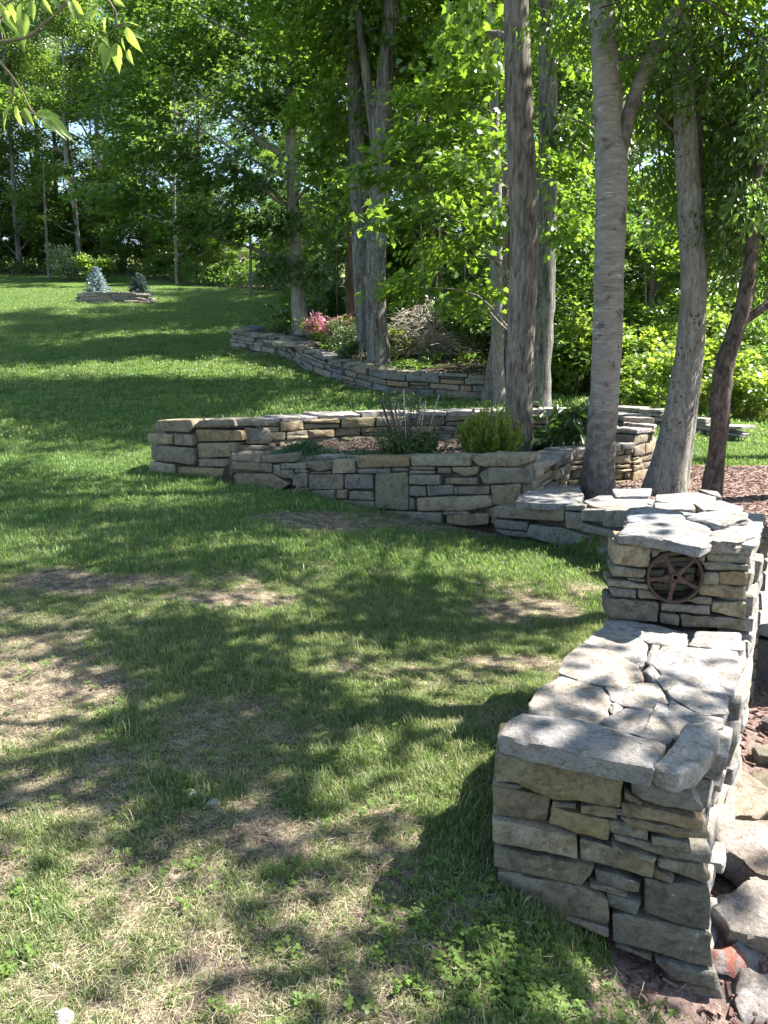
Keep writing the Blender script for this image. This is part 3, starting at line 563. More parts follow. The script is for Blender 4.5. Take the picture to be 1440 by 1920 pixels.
# ---------------------------------------------------------------- stones
SEED = [0]
def prism_mesh(pts2, depth, r=0.012, rough=0.004, seg=0.05, rings=2, cut=0.05, bulge=0.006, maxn=40, minn=8):
    """a stone with a hand-cut outline: pts2 (k,2) in its face plane, face towards +z, body down to -depth"""
    SEED[0] += 1
    s = SEED[0]
    p = np.asarray(pts2, float)
    a = 0.5 * np.sum(p[:, 0] * np.roll(p[:, 1], -1) - np.roll(p[:, 0], -1) * p[:, 1])
    if a < 0: p = p[::-1]
    q = np.roll(p, -1, 0)
    c1 = p * (1 - cut) + q * cut
    c2 = p * cut + q * (1 - cut)
    p = np.stack([c1, c2], 1).reshape(-1, 2)
    nxt = np.roll(p, -1, 0)
    L = np.linalg.norm(nxt - p, axis=1)
    seg = max(seg, L.sum() / maxn)
    o = []
    for k in range(len(p)):
        m_ = max(1, int(round(L[k] / seg)))
        for q_ in range(m_):
            o.append(p[k] + (nxt[k] - p[k]) * (q_ / m_))
    o = np.array(o)
    n = len(o)
    tg = np.roll(o, -1, 0) - np.roll(o, 1, 0)
    tg /= np.linalg.norm(tg, axis=1)[:, None] + 1e-9
    nr = np.c_[tg[:, 1], -tg[:, 0]]
    ext = min(np.ptp(o[:, 0]), np.ptp(o[:, 1]))
    r = min(r * 0.42, ext * 0.12)
    o = o + nr * (fbm(np.c_[o, np.full(n, s * 3.7)], 14, 2, s) * rough)[:, None]
    cen = o.mean(0)
    layers = [(o - nr * r * 0.4, -depth), (o, -depth * 0.55), (o + nr * (vnoise(np.c_[o, np.full(n, s * 1.3)], 26, s) * rough * 1.3)[:, None], -r * 1.1),
              (o - nr * r * 0.35, -r * 0.35), (o - nr * r, 0.0)]
    inner = o - nr * r
    for k in range(rings):
        f = 1 - (k + 1) / (rings + 1)
        layers.append((cen + (inner - cen) * f, bulge * (1 - f * f)))
    V = []
    for lay, z in layers:
        V.append(np.c_[lay, np.full(n, z)])
    V = np.concatenate(V + [np.array([[cen[0], cen[1], bulge]])])
    m = len(layers)
    front = V[:, 2] > -depth * 0.9
    w = np.c_[V[:, :2], V[:, 2] + s * 2.31]
    V[:, 2] += front * (fbm(w, 11, 4, s + 5, 0.62) * (0.5 * r + bulge) * 1.15)
    loops, sizes = [], []
    i0 = np.arange(n); i1 = (i0 + 1) % n
    for k in range(m - 1):
        loops.append(np.stack([k * n + i0, k * n + i1, (k + 1) * n + i1, (k + 1) * n + i0], 1).ravel())
        sizes.append(np.full(n, 4))
    loops.append(np.stack([(m - 1) * n + i0, (m - 1) * n + i1, np.full(n, m * n)], 1).ravel())
    sizes.append(np.full(n, 3))
    loops.append(i0[::-1])
    sizes.append(np.array([n]))
    me = fast_mesh('stone', V, np.concatenate(loops), np.concatenate(sizes), True)
    me.set_sharp_from_angle(angle=R(26))
    return me
def frame_matrix(c, n, up=(0, 0, 1)):
    n = Vector(n).normalized()
    u = Vector(up).cross(n)
    if u.length < 1e-4: u = Vector((1, 0, 0))
    u.normalize()
    v = n.cross(u)
    m = Matrix((u, v, n)).transposed().to_4x4()
    m.translation = Vector(c)
    return m
def stone(root, pts3, normal, depth, mat='stone', name='stone', proud=0.0, shrink=0.0, tint=None, **k):
    """pts3 world outline of the visible face, normal pointing out of it"""
    p = np.asarray(pts3, float)
    c = p.mean(0)
    mx = frame_matrix(c, normal)
    u = np.array(mx.col[0][:3]); v = np.array(mx.col[1][:3])
    q = np.c_[(p - c) @ u, (p - c) @ v]
    if shrink:
        cc = q.mean(0)
        d = q - cc
        l = np.linalg.norm(d, axis=1)[:, None]
        q = cc + d * (1 - shrink / np.maximum(l, abs(shrink) * 3))
    me = prism_mesh(q, depth, **k)
    me.materials.append(M[mat])
    o = bpy.data.objects.new(name, me)
    mx.translation = Vector(c) + Vector(normal).normalized() * proud
    if root is not None:
        mx.translation -= root.location
    o.matrix_local = mx
    if tint is not None: o.color = (*tint, 1)
    return link(o, root)

def path_at(path, s):
    """path rows (x, y, zb, zt); s arc length"""
    P = np.array(path, float)
    L = np.r_[0, np.cumsum(np.hypot(np.diff(P[:, 0]), np.diff(P[:, 1])))]
    return np.array([np.interp(s, L, P[:, k]) for k in range(P.shape[1])]), L[-1]
def path_nrm(path, s, side):
    a, _ = path_at(path, s - 0.06)
    b, _ = path_at(path, s + 0.06)
    t = (b - a)[:2]
    t /= np.hypot(*t) + 1e-9
    return np.array([t[1], -t[0], 0]) * side
def dry_stack(root, path, side, depth=0.22, ch=(0.08, 0.16), sl=(0.16, 0.42), mat='stone', seed=0, proud=0.02, lod=1, gap=0.006, skip=None, tilt=0.0, tints=None):
    """random coursed dry-stone face along a path"""
    rg = np.random.default_rng(seed)
    _, L = path_at(path, 0)
    P = np.array(path, float)
    H = max(P[:, 3] - P[:, 2])
    lev = [0.0]
    while lev[-1] < H - 0.03:
        lev.append(lev[-1] + rg.uniform(*ch))
    lev = np.array(lev) / lev[-1]
    def zz(s, f, k):
        q, _ = path_at(path, s)
        wob = 0.022 * vnoise(np.array([[s * 1.7, k * 3.1 + seed]]), 1.0, seed)[0] if 0 < k < len(lev) - 1 else 0
        return q[2] + (q[3] - q[2]) * f + wob
    def P3(s, z):
        q, _ = path_at(path, s)
        return np.array([q[0], q[1], z])
    for k in range(len(lev) - 1):
        s = -rg.uniform(0, 0.1)
        while s < L - 0.02:
            h = (lev[k + 1] - lev[k]) * H
            l = rg.uniform(*sl) * (0.6 + 0.8 * min(1.4, h / np.mean(ch)))
            s1 = min(s + l, L)
            s0 = max(s, 0.0)
            if L - s1 < 0.08: s1 = L
            if s1 - s0 > 0.03 and not (skip and skip(0.5 * (s0 + s1), 0.5 * (lev[k] + lev[k + 1]))):
                j = lambda a=0.008: rg.uniform(-a, a)
                za0, za1 = zz(s0, lev[k], k), zz(s1, lev[k], k)
                zb0, zb1 = zz(s0, lev[k + 1], k + 1), zz(s1, lev[k + 1], k + 1)
                parts = [(za0, za1, zb0, zb1)]
                if h > 0.11 and rg.random() < 0.28:
                    f = rg.uniform(0.35, 0.65)
                    m0, m1 = za0 + (zb0 - za0) * f + j(0.015), za1 + (zb1 - za1) * f + j(0.015)
                    parts = [(za0, za1, m0, m1), (m0, m1, zb0, zb1)]
                for (a0, a1, b0, b1) in parts:
                    e0, e1 = j(0.02), j(0.02)
                    sm = 0.5 * (s0 + s1)
                    pts = [P3(s0 + gap + max(e0, 0), a0 + gap), P3(sm, 0.5 * (a0 + a1) + gap + j(0.012)), P3(s1 - gap - max(e1, 0), a1 + gap), P3(s1 - gap + min(e1, 0), b1 - gap),
                           P3(sm + j(0.05), 0.5 * (b0 + b1) - gap + j(0.012)), P3(s0 + gap - min(e0, 0), b0 - gap)]
                    nrm = path_nrm(path, sm, side)
                    nn = nrm + np.array([0, 0, rg.uniform(-tilt, tilt + 1e-6)])
                    t = None
                    if tints is not None: t = tints[rg.integers(len(tints))]
                    stone(root, pts, nn, depth, mat, proud=rg.uniform(-proud, proud), r=0.014, rough=0.007, seg=0.06 if lod else 0.1, rings=lod, bulge=0.008, maxn=26 if lod else 14, minn=8, tint=t)
            s = s1
def cap_row(root, path, off, width, thick=0.06, sl=(0.3, 0.6), mat='slab', seed=0, lift=0.0, rows=1, over=0.02):
    """flat capstones along the top of a path; off is the offset of the cap's middle from the path along the left normal"""
    rg = np.random.default_rng(seed)
    _, L = path_at(path, 0)
    for rw in range(rows):
        s = 0.0
        while s < L - 0.03:
            s1 = min(s + rg.uniform(*sl), L)
            if L - s1 < 0.15: s1 = L
            pts = []
            w0 = off - width / 2 + width * rw / rows
            w1 = off - width / 2 + width * (rw + 1) / rows
            j = lambda a=0.02: rg.uniform(-a, a)
            zt = 0
            for (ss, w) in ((s + 0.008, w0 - over), (0.5 * (s + s1), w0 - over + j()), (s1 - 0.008, w0 - over), (s1 - 0.008 + j(0.03), w1 + over), (0.5 * (s + s1), w1 + over + j()), (s + 0.008 + j(0.03), w1 + over)):
                q, _ = path_at(path, ss)
                nrm = path_nrm(path, ss, 1)
                pts.append(np.array([q[0], q[1], q[3] + lift]) - nrm * w)
            th = thick * rg.uniform(0.75, 1.3)
            c = np.mean(pts, 0)
            zc = np.mean([q[2] for q in pts])
            for q in pts: q[2] = zc + 0.01 + j(0.012)
            n = np.array([rg.uniform(-0.05, 0.05), rg.uniform(-0.05, 0.05), 1])
            stone(root, pts, n, th, mat, 'capstone', proud=th * 0.6, r=0.016, rough=0.012, seg=0.07, rings=2, bulge=0.006, maxn=30)
            s = s1
def core(root, outline, z0, z1, name='rubble_core'):
    """closed block of packed rubble behind the faces: outline list of (x,y), z per vertex or one value"""
    n = len(outline)
    z0 = [z0] * n if np.isscalar(z0) else z0
    z1 = [z1] * n if np.isscalar(z1) else z1
    c = Vector((np.mean([p[0] for p in outline]), np.mean([p[1] for p in outline]), np.mean(z0)))
    V = [(p[0] - c.x, p[1] - c.y, z - c.z) for p, z in zip(outline, z0)] + [(p[0] - c.x, p[1] - c.y, z - c.z) for p, z in zip(outline, z1)]
    F = [tuple(range(n))[::-1], tuple(range(n, 2 * n))] + [(i, (i + 1) % n, n + (i + 1) % n, n + i) for i in range(n)]
    return put(name, raw_mesh(name, V, F, False), M['core'], root, c)
def strip_core(root, path, side, d0, d1, drop=0.03, dz=-0.15):
    _, L = path_at(path, 0)
    S = np.linspace(0.04, L - 0.04, max(2, int(L / 0.5)))
    a, b, zb, zt = [], [], [], []
    for s in S:
        q, _ = path_at(path, s)
        n = path_nrm(path, s, side)
        a.append((q[0] - n[0] * d0, q[1] - n[1] * d0)); b.append((q[0] - n[0] * d1, q[1] - n[1] * d1))
        zb.append(q[2] + dz); zt.append(q[3] - drop)
    n = len(S)
    c = Vector((a[0][0], a[0][1], zb[0]))
    V = [(a[i][0], a[i][1], zb[i]) for i in range(n)] + [(a[i][0], a[i][1], zt[i]) for i in range(n)] + [(b[i][0], b[i][1], zt[i]) for i in range(n)] + [(b[i][0], b[i][1], zb[i]) for i in range(n)]
    F = []
    for i in range(n - 1):
        for k in range(4):
            k2 = (k + 1) % 4
            F.append((k * n + i, k * n + i + 1, k2 * n + i + 1, k2 * n + i))
    F += [(0, n, 2 * n, 3 * n), (n - 1, 4 * n - 1, 3 * n - 1, 2 * n - 1)]
    V = [tuple(Vector(v) - c) for v in V]
    return put('rubble_core', raw_mesh('rubble_core', V, F, False), M['core'], root, c)
def m3(pts): return [np.array(p) / 1000.0 for p in pts]
TAN = (1.12, 1.0, 0.84); RUSTY = (1.15, 0.95, 0.74); BLUE = (0.88, 0.94, 1.03); LITE = (1.25, 1.22, 1.15); DARK = (0.72, 0.72, 0.70); OLIVE = (0.92, 0.90, 0.72)
def traced(root, lists, normal_of, depth, mat='stone', seed=0, tints=None, name='stone', shrink=0.0, lod=2, seg=0.035, maxn=44, proud=0.012, r=0.011, rough=0.0045):
    rg = np.random.default_rng(seed)
    for i, s in enumerate(lists):
        pts = m3(s)
        c = np.mean(pts, 0)
        stone(root, pts, normal_of(c), depth * rg.uniform(0.85, 1.1), mat, name, proud=rg.uniform(-proud, proud), shrink=shrink, tint=(tints or {}).get(i), r=r * rg.uniform(0.7, 1.4), rough=rough, seg=seg, rings=lod, bulge=rg.uniform(0.002, 0.009), maxn=maxn)

# near wall end
NA, NBt = np.array([0.335, 2.152]), np.array([0.963, 2.024])
PA, PB = np.array([0.978, 3.206]), np.array([1.564, 3.128])
t = NBt - NA
nface = np.array([t[1], -t[0], 0]) / np.hypot(*t)
near = thing('stone_wall', 'low wide stone wall end with a pale flat slab top in front of the wheel pier', 'stone wall', (0.8, 2.6, -0.1))
traced(near, NEAR_FACE, lambda c: nface, 0.22, seed=1, tints={0: OLIVE, 2: DARK, 6: LITE, 7: (1.1, 1.07, 0.95), 26: DARK, 27: (1.02, 1.0, 0.9), 13: RUSTY, 14: TAN, 20: (1.1, 1.07, 0.95), 5: OLIVE}, lod=3, seg=0.022, maxn=56)
traced(near, NEAR_TOP, lambda c: np.array([0.02, -0.03, 1]), 0.07, 'slab', 2, name='capstone', lod=5, seg=0.022, maxn=64, proud=0.007, r=0.009, shrink=-0.002, rough=0.009)
traced(near, NEAR_CAP, lambda c: np.array([-0.02, -0.06, 1]), 0.075, 'slab', 3, name='capstone', lod=4, seg=0.022, maxn=60, proud=0.002, r=0.016, shrink=-0.002, rough=0.009)
rp = [(*(NBt + np.array([0.48, 0.88]) * 0.10), -0.40, 0.455), (*(PB + (PB - NBt) * 0.05), -0.25, 0.43)]
dry_stack(near, rp, 1, 0.24, (0.045, 0.11), (0.10, 0.30), 'slab', 21, 0.035, 1, gap=0.002, tilt=0.2)
lp = [(*(NA + np.array([0.48, 0.88]) * 0.24 + (0.02, 0)), -0.05, 0.43), (*PA, -0.22, 0.43)]
dry_stack(near, lp, -1, 0.20, (0.07, 0.13), (0.16, 0.4), 'stone', 22, 0.015, 1)
ax = np.array([0.48, 0.88])
core(near, [tuple(NA + ax * 0.14 + (0.12, 0)), tuple(NBt + ax * 0.12 - (0.14, 0)), tuple(PB + (-0.14, 0.1)), tuple(PA + (0.12, 0.1))], -0.6, 0.445)

# pier with the wheel
tp = PB - PA
pn = np.array([tp[1], -tp[0], 0]) / np.hypot(*tp)
pier = thing('stone_pier', 'square stone pier with an iron wheel set in its face and slab cap', 'stone pier', (1.5, 3.5, -0.1))
traced(pier, PIER_FACE, lambda c: pn, 0.14, seed=4, tints={0: TAN, 1: TAN, 2: LITE, 13: TAN, 16: RUSTY, 14: (1, .98, .9), 10: DARK, 19: BLUE}, lod=2, seg=0.022, maxn=40, proud=0.01, r=0.010)
traced(pier, [[tuple(np.array(p) - pn * 75) for p in s] for s in RECESS], lambda c: pn, 0.06, seed=5, tints={1: BLUE, 4: BLUE, 7: DARK}, lod=1, seg=0.025, proud=0.012)
lowp = PA + (PB - PA) * 0.0
def face_rows(z0, z1, a, b): return [(*a, z0, z1), (*b, z0, z1)]
bk = ax * 0.72
dry_stack(pier, face_rows(-0.22, 0.81, PB, PB + bk), 1, 0.14, (0.05, 0.11), (0.12, 0.32), 'slab', 31, 0.02, 1, tilt=0.05)
dry_stack(pier, face_rows(-0.25, 0.80, PA + ax * 0.14 + (0.015, 0), PA + bk), -1, 0.14, (0.06, 0.12), (0.14, 0.32), 'stone', 32, 0.012, 1)
dry_stack(pier, face_rows(-0.2, 0.81, PA + bk, PB + bk), -1, 0.12, (0.06, 0.12), (0.14, 0.32), 'stone', 33, 0.012, 0)
core(pier, [tuple(PA - pn[:2] * 0.14 + (0.12, 0)), tuple(PB - pn[:2] * 0.14 - (0.12, 0)), tuple(PB + bk * 0.9 - (0.12, 0)), tuple(PA + bk * 0.9 + (0.12, 0))], -0.4, 0.78)
traced(pier, PIER_CAP, lambda c: np.array([0.0, -0.05, 1]), 0.045, 'slab', 6, name='capstone', lod=4, seg=0.03, maxn=54, proud=0.004, r=0.014, shrink=-0.004, rough=0.018, tints={0: (0.95, 0.98, 1.0), 1: BLUE, 3: BLUE})
for k, (z, gx) in enumerate(((0.822, 0.0), (0.842, 0.02))):     # thin packing course under the cap
    q = [PA + (0.02 - gx, 0.02), PA + (PB - PA) * 0.55 + (0, -0.005), PA + (PB - PA) * 0.55 + bk * 0.95, PA + bk * 0.97]
    stone(pier, [np.array([*p, z]) for p in q], (0, 0, 1), 0.022, 'slab', 'packing_stone', r=0.006, rough=0.01, seg=0.05)
    q = [PA + (PB - PA) * 0.57, PB + (-0.02 + gx, 0.0), PB + bk * 0.97, PA + (PB - PA) * 0.57 + bk * 0.95]
    stone(pier, [np.array([*p, z + 0.003]) for p in q], (0, 0, 1), 0.022, 'slab', 'packing_stone', r=0.006, rough=0.01, seg=0.05)

# iron wheel
WC = np.array(WHEEL) / 1000.0 + pn * 0.006
wheel = thing('iron_wheel', 'rusty five-spoked iron wheel set into the face of the stone pier', 'wheel', tuple(WC))
wm = frame_matrix((0, 0, 0), pn)
def lathe(profile, n=48):
    V, F = [], []
    k = len(profile)
    for i in range(n):
        a = 2 * math.pi * i / n
        for (r, z) in profile: V.append((r * math.cos(a), r * math.sin(a), z))
    for i in range(n):
        for j in range(k):
            F.append((i * k + j, ((i + 1) % n) * k + j, ((i + 1) % n) * k + (j + 1) % k, i * k + (j + 1) % k))
    return V, F
def wpart(name, V, F, smooth=True, rot=0.0):
    o = bpy.data.objects.new(name, raw_mesh(name, V, F, smooth))
    o.data.materials.append(M['rust'])
    o.matrix_local = wm @ Matrix.Rotation(rot, 4, 'Z')
    return link(o, wheel)
RW = 0.116
wpart('rim', *lathe([(RW - 0.009, -0.035), (RW, -0.035), (RW + 0.001, 0.0), (RW, 0.010), (RW - 0.004, 0.013), (RW - 0.009, 0.010), (RW - 0.011, 0.0)], 64))
wpart('hub', *lathe([(0.0085, -0.03), (0.020, -0.03), (0.021, 0.012), (0.019, 0.017), (0.0105, 0.017), (0.0085, 0.013)], 32))
for k in range(5):
    V, F = [], []
    N = 9
    for i in range(N):
        f = i / (N - 1)
        rr = 0.016 + (RW - 0.008 - 0.016) * f
        w = 0.0165 - 0.0085 * min(1, f / 0.45) + 0.005 * max(0, (f - 0.7) / 0.3) ** 2
        hz = 0.010 - 0.006 * f
        for (yy, z) in ((-w, -0.006), (-w, hz * 0.4), (-w * 0.6, hz), (w * 0.6, hz), (w, hz * 0.4), (w, -0.006)):
            V.append((rr, yy, z))
    for i in range(N - 1):
        for j in range(6):
            F.append((i * 6 + j, (i + 1) * 6 + j, (i + 1) * 6 + (j + 1) % 6, i * 6 + (j + 1) % 6))
    F += [tuple(range(6)), tuple(range((N - 1) * 6, N * 6))[::-1]]
    wpart('spoke', V, F, False, R(118 + 72 * k))

# low curved wall behind the pier
low = thing('stone_wall', 'low curved stone wall linking the pier with the raised garden bed', 'stone wall', (2.0, 6.5, 0.0))
LOWP = [(1.40, 7.75, -0.25, 0.16), (1.55, 7.45, -0.26, 0.16), (1.95, 7.0, -0.28, 0.18), (2.15, 6.5, -0.28, 0.19), (2.45, 5.9, -0.25, 0.2), (2.45, 5.1, -0.22, 0.2), (2.05, 4.35, -0.2, 0.2), (1.75, 3.95, -0.2, 0.2)]
traced(low, LOW_FACE, lambda c: np.array([-0.62, -0.78, 0]), 0.22, 'cold_stone', 7, tints={0: TAN}, lod=2, seg=0.05, maxn=34)
dry_stack(low, LOWP[3:], 1, 0.2, (0.10, 0.16), (0.2, 0.45), 'cold_stone', 41, 0.015, 1)
strip_core(low, LOWP, 1, 0.08, 0.45, 0.05)
traced(low, LOW_TOP, lambda c: np.array([0.0, -0.04, 1]), 0.065, 'slab', 8, name='capstone', lod=2, seg=0.05, maxn=40, tints={k: (0.86, 0.9, 0.95) for k in range(9)})
cap_row(low, LOWP[3:], 0.22, 0.5, 0.06, (0.35, 0.6), 'slab', 42)

# raised garden bed
bed = thing('raised_bed_wall', 'dry stone wall of the raised garden bed with a tan capstone and big square stone', 'stone wall', (0, 9.3, 0.0))
def bed_n(c):
    tt = np.array([0.87, -0.44]) if c[0] > -1.9 else np.array([0.92, -0.38])
    return np.array([tt[1], -tt[0], 0])
traced(bed, BED_FRONT, bed_n, 0.24, 'stone', 9, tints={17: (1.2, 1.04, 0.80), 2: TAN, 3: (0.95, 0.88, 0.74), 10: (0.9, 0.86, 0.8), 13: BLUE, 23: BLUE, 25: BLUE, 26: BLUE, 33: BLUE, 21: (1.2, 1.25, 1.25), 27: LITE, 19: OLIVE, 36: (1.0, .93, .8), 39: (1.0, .95, .85), 12: LITE, 38: LITE}, lod=2, seg=0.05, maxn=34, proud=0.018)
traced(bed, BLOCK, lambda c: np.array([-0.4, -0.92, 0]) if c[0] < -1.9 else np.array([0.2, -0.98, 0]), 0.28, 'stone', 10, tints={4: RUSTY, 9: TAN, 5: LITE, 8: LITE, 6: LITE, 2: LITE}, lod=2, seg=0.05, maxn=34, proud=0.02)
FRONTP = [(-2.0, 9.4, 0.04, 0.40), (-1.0, 8.9, -0.11, 0.44), (-0.1, 8.5, -0.15, 0.48), (0.63, 8.15, -0.21, 0.54), (1.5, 7.75, -0.26, 0.60)]
strip_core(bed, FRONTP, 1, 0.1, 0.42, 0.06)
cap_row(bed, [(x, y, zb, zt - 0.075) for x, y, zb, zt in FRONTP], 0.30, 0.22, 0.05, (0.3, 0.55), 'slab', 43, over=0.0)
SIDEP = [(1.55, 7.78, -0.15, 0.44), (2.2, 8.9, 0.02, 0.44), (3.05, 9.35, 0.02, 0.48)]
dry_stack(bed, SIDEP, 1, 0.24, (0.10, 0.19), (0.18, 0.36), 'stone', 44, 0.03, 1, tints=[LITE, TAN, (1, 1, 1), LITE, OLIVE])
strip_core(bed, SIDEP, 1, 0.1, 0.4, 0.05)
cap_row(bed, SIDEP, 0.18, 0.36, 0.06, (0.3, 0.5), 'slab', 45)
ENDP = [(3.05, 9.35, 0.02, 0.62), (3.45, 9.75, 0.02, 0.66), (3.6, 10.5, 0.05, 0.72), (3.2, 11.1, 0.05, 0.74)]
dry_stack(bed, ENDP, 1, 0.24, (0.10, 0.18), (0.18, 0.36), 'stone', 46, 0.03, 1, tints=[LITE, TAN, (1, 1, 1)])
strip_core(bed, ENDP, 1, 0.1, 0.4, 0.05)
cap_row(bed, ENDP, 0.18, 0.36, 0.05, (0.3, 0.5), 'slab', 47)
BACKP = [(-1.72, 9.98, 0.2, 0.69), (-0.9, 10.7, 0.2, 0.70), (0.2, 11.0, 0.2, 0.71), (1.6, 11.05, 0.2, 0.73), (3.0, 10.95, 0.2, 0.76)]
dry_stack(bed, BACKP, 1, 0.24, (0.10, 0.20), (0.22, 0.5), 'stone', 48, 0.02, 1, tints=[LITE, TAN, (1, 1, 1), OLIVE, DARK])
strip_core(bed, BACKP, 1, 0.1, 0.5, 0.05)
cap_row(bed, BACKP, 0.24, 0.44, 0.07, (0.35, 0.65), 'slab', 49)
OUTP = [(-3.05, 10.2, -0.02, 0.68), (-2.6, 10.9, 0.0, 0.68), (-1.2, 11.35, 0.02, 0.70), (0.2, 11.5, 0.03, 0.71), (1.6, 11.55, 0.03, 0.73), (3.2, 11.5, 0.05, 0.75)]
dry_stack(bed, OUTP, -1, 0.2, (0.12, 0.2), (0.25, 0.5), 'stone', 50, 0.02, 0)
core(bed, [(-2.9, 10.18), (-1.95, 9.85), (-1.6, 10.25), (-1.1, 11.1), (-2.4, 10.75)], -0.2, 0.64)
cap_row(bed, [(-2.95, 10.45, 0, 0.66), (-1.7, 10.25, 0, 0.66)], 0.0, 0.6, 0.06, (0.35, 0.6), 'slab', 51)

# far terrace walls
terr = thing('terrace_wall', 'long winding stone terrace wall with the flower bed under the big trees', 'stone wall', (0, 20, 0.5))
def on_ground(path, h, extra=0.05):
    r = []
    for i, (x, y) in enumerate(path):
        hh = h[i] if not np.isscalar(h) else h
        zb = gz(x - 0.25, y - 0.25)
        r.append((x, y, zb - extra, zb + hh))
    return r
TP1 = on_ground(P_TERR[:6], [0.55, 0.58, 0.60, 0.62, 0.62, 0.62])
TP1 = [(x, y, zb, zt) for (x, y, zb, zt) in TP1][::-1]
dry_stack(terr, TP1, 1, 0.28, (0.10, 0.25), (0.2, 0.62), 'cold_stone', 61, 0.055, 1, gap=0.013, tilt=0.15, tints=[LITE, BLUE, (1, 1, 1), DARK, TAN, BLUE])
strip_core(terr, TP1, 1, 0.1, 0.45, 0.06, -0.2)
cap_row(terr, TP1, 0.2, 0.46, 0.08, (0.4, 0.8), 'cold_stone', 62)
TP2 = on_ground(P_TERR[5:], [0.64, 0.64, 0.62])[::-1]
dry_stack(terr, TP2, 1, 0.28, (0.09, 0.20), (0.18, 0.5), 'cold_stone', 63, 0.06, 1, gap=0.012, tilt=0.15, tints=[LITE, BLUE, (1, 1, 1), DARK, LITE])
strip_core(terr, TP2, 1, 0.1, 0.45, 0.06, -0.2)
cap_row(terr, TP2, 0.2, 0.46, 0.08, (0.4, 0.8), 'cold_stone', 64)
TP3 = [(3.05, 17.4, TP1[-1][2], TP1[-1][3] - 0.25), (3.7, 17.6, TP1[-1][2] - 0.1, TP1[-1][3] - 0.3)]
dry_stack(terr, TP3, 1, 0.25, (0.10, 0.2), (0.2, 0.5), 'cold_stone', 65, 0.04, 1)
strip_core(terr, TP3, 1, 0.1, 0.4, 0.05, -0.2)
c0 = P_TERR[5]
zc = gz(c0[0] - .3, c0[1] - .3)
stone(terr, [np.array([c0[0] + dx, c0[1] + dy, zc + 0.66]) for dx, dy in ((-0.55, -0.35), (0.5, -0.7), (0.95, 0.3), (0.1, 0.7), (-0.45, 0.4))], (0.05, -0.12, 1), 0.1, 'slab', 'capstone', proud=0.03, r=0.03, rough=0.03, seg=0.12, tint=(1.15, 1.1, 1.0))

# wall by the meadow and the far island bed
far = thing('stone_wall', 'short tumbled stone wall across the grass behind the leaning grey trunk', 'stone wall', (5, 14.3, 0.1))
FP = [(4.45, 15.1, 0.05, 0.47), (4.9, 14.8, 0.05, 0.52), (5.3, 14.2, 0.05, 0.42), (5.75, 13.6, 0.05, 0.34), (6.1, 13.1, 0.02, 0.24)]
dry_stack(far, FP, 1, 0.22, (0.06, 0.12), (0.25, 0.6), 'slab', 71, 0.05, 1, tilt=0.1)
strip_core(far, FP, 1, 0.08, 0.4, 0.05)
cap_row(far, FP, 0.2, 0.44, 0.06, (0.35, 0.6), 'slab', 72)
IX, IY = -15.0, 44.5
isl = thing('island_bed_wall', 'low stone ring around the two spruces far out on the lawn', 'stone wall', (IX, IY, gz(IX, IY)))
IP = []
for k in range(15):
    a = R(170 + 200 * k / 14)
    x, y = IX + 2.2 * math.cos(a), IY + 1.15 * math.sin(a)
    IP.append((x, y, gz(x, y) - 0.1, gz(IX, IY - 1.15) + 0.62 - 0.42 * abs(k - 7) ** 3 / 343))
dry_stack(isl, IP, 1, 0.3, (0.16, 0.26), (0.3, 0.8), 'slab', 81, 0.05, 0, tints=[(1.05, .98, .9), DARK, (1.1, 1, .9)])
strip_core(isl, IP, 1, 0.12, 0.5, 0.06, -0.2)
cap_row(isl, IP, 0.2, 0.45, 0.09, (0.5, 0.9), 'slab', 82)
pts = [(IX + 1.9 * math.cos(a), IY + 0.9 * math.sin(a)) for a in np.linspace(0, 2 * math.pi, 24, endpoint=False)]
zt = gz(IX, IY - 1.15) + 0.5
isoil = put('island_soil', raw_mesh('island_soil', [(x - IX, y - IY, max(zt, gz(x, y) + 0.05) - gz(IX, IY)) for x, y in pts] + [(0, 0, zt + 0.15 - gz(IX, IY))], [(i, (i + 1) % 24, 24) for i in range(24)]), M['soil'], isl, (IX, IY, gz(IX, IY)))

# stones lying beside the near wall
LOOSE = [('rounded tan boulder tucked against the near wall beside the mulch', (1.42, 2.75, -0.10), 0.19, 0.13, 0.12, (0.1, -0.3, 1), (0.3), 'slab', TAN),
         ('pale pinkish flat stone between the tan boulder and the broad slab', (1.36, 2.42, -0.10), 0.19, 0.14, 0.12, (0.15, -0.3, 1), 0.2, 'slab', (1.15, 1.02, 0.95)),
         ('broad sunlit slab tilted toward the near wall, under the pinkish stone', (1.30, 2.21, -0.155), 0.24, 0.11, 0.10, (-0.1, -0.35, 1), -0.35, 'slab', (1.15, 1.1, 1.05)),
         ('dark slab with a rusty red streak leaning at the wall corner', (1.17, 2.11, -0.30), 0.18, 0.09, 0.12, (0.35, -0.8, 0.6), 0.3, 'red_stone', (0.9, 0.88, 0.86)),
         ('pale block at the foot of the near wall corner, lowest of the loose stones', (1.19, 2.00, -0.34), 0.16, 0.11, 0.12, (0.15, -0.6, 0.8), -0.15, 'slab', (1.1, 1.05, 1.05)),
         ('grey cobble on the mulch beside the middle of the near wall', (1.72, 3.10, -0.10), 0.09, 0.07, 0.09, (0, -0.2, 1), 0.5, 'cold_stone', None),
         ('small bluish stone on the mulch beside the far end of the near wall', (1.86, 3.36, -0.09), 0.08, 0.06, 0.08, (0, -0.1, 1), 0.1, 'cold_stone', BLUE),
         ('dark flat stone half buried in mulch below the pier', (1.66, 2.92, -0.14), 0.12, 0.07, 0.06, (0, -0.1, 1), 0.9, 'stone', DARK)]
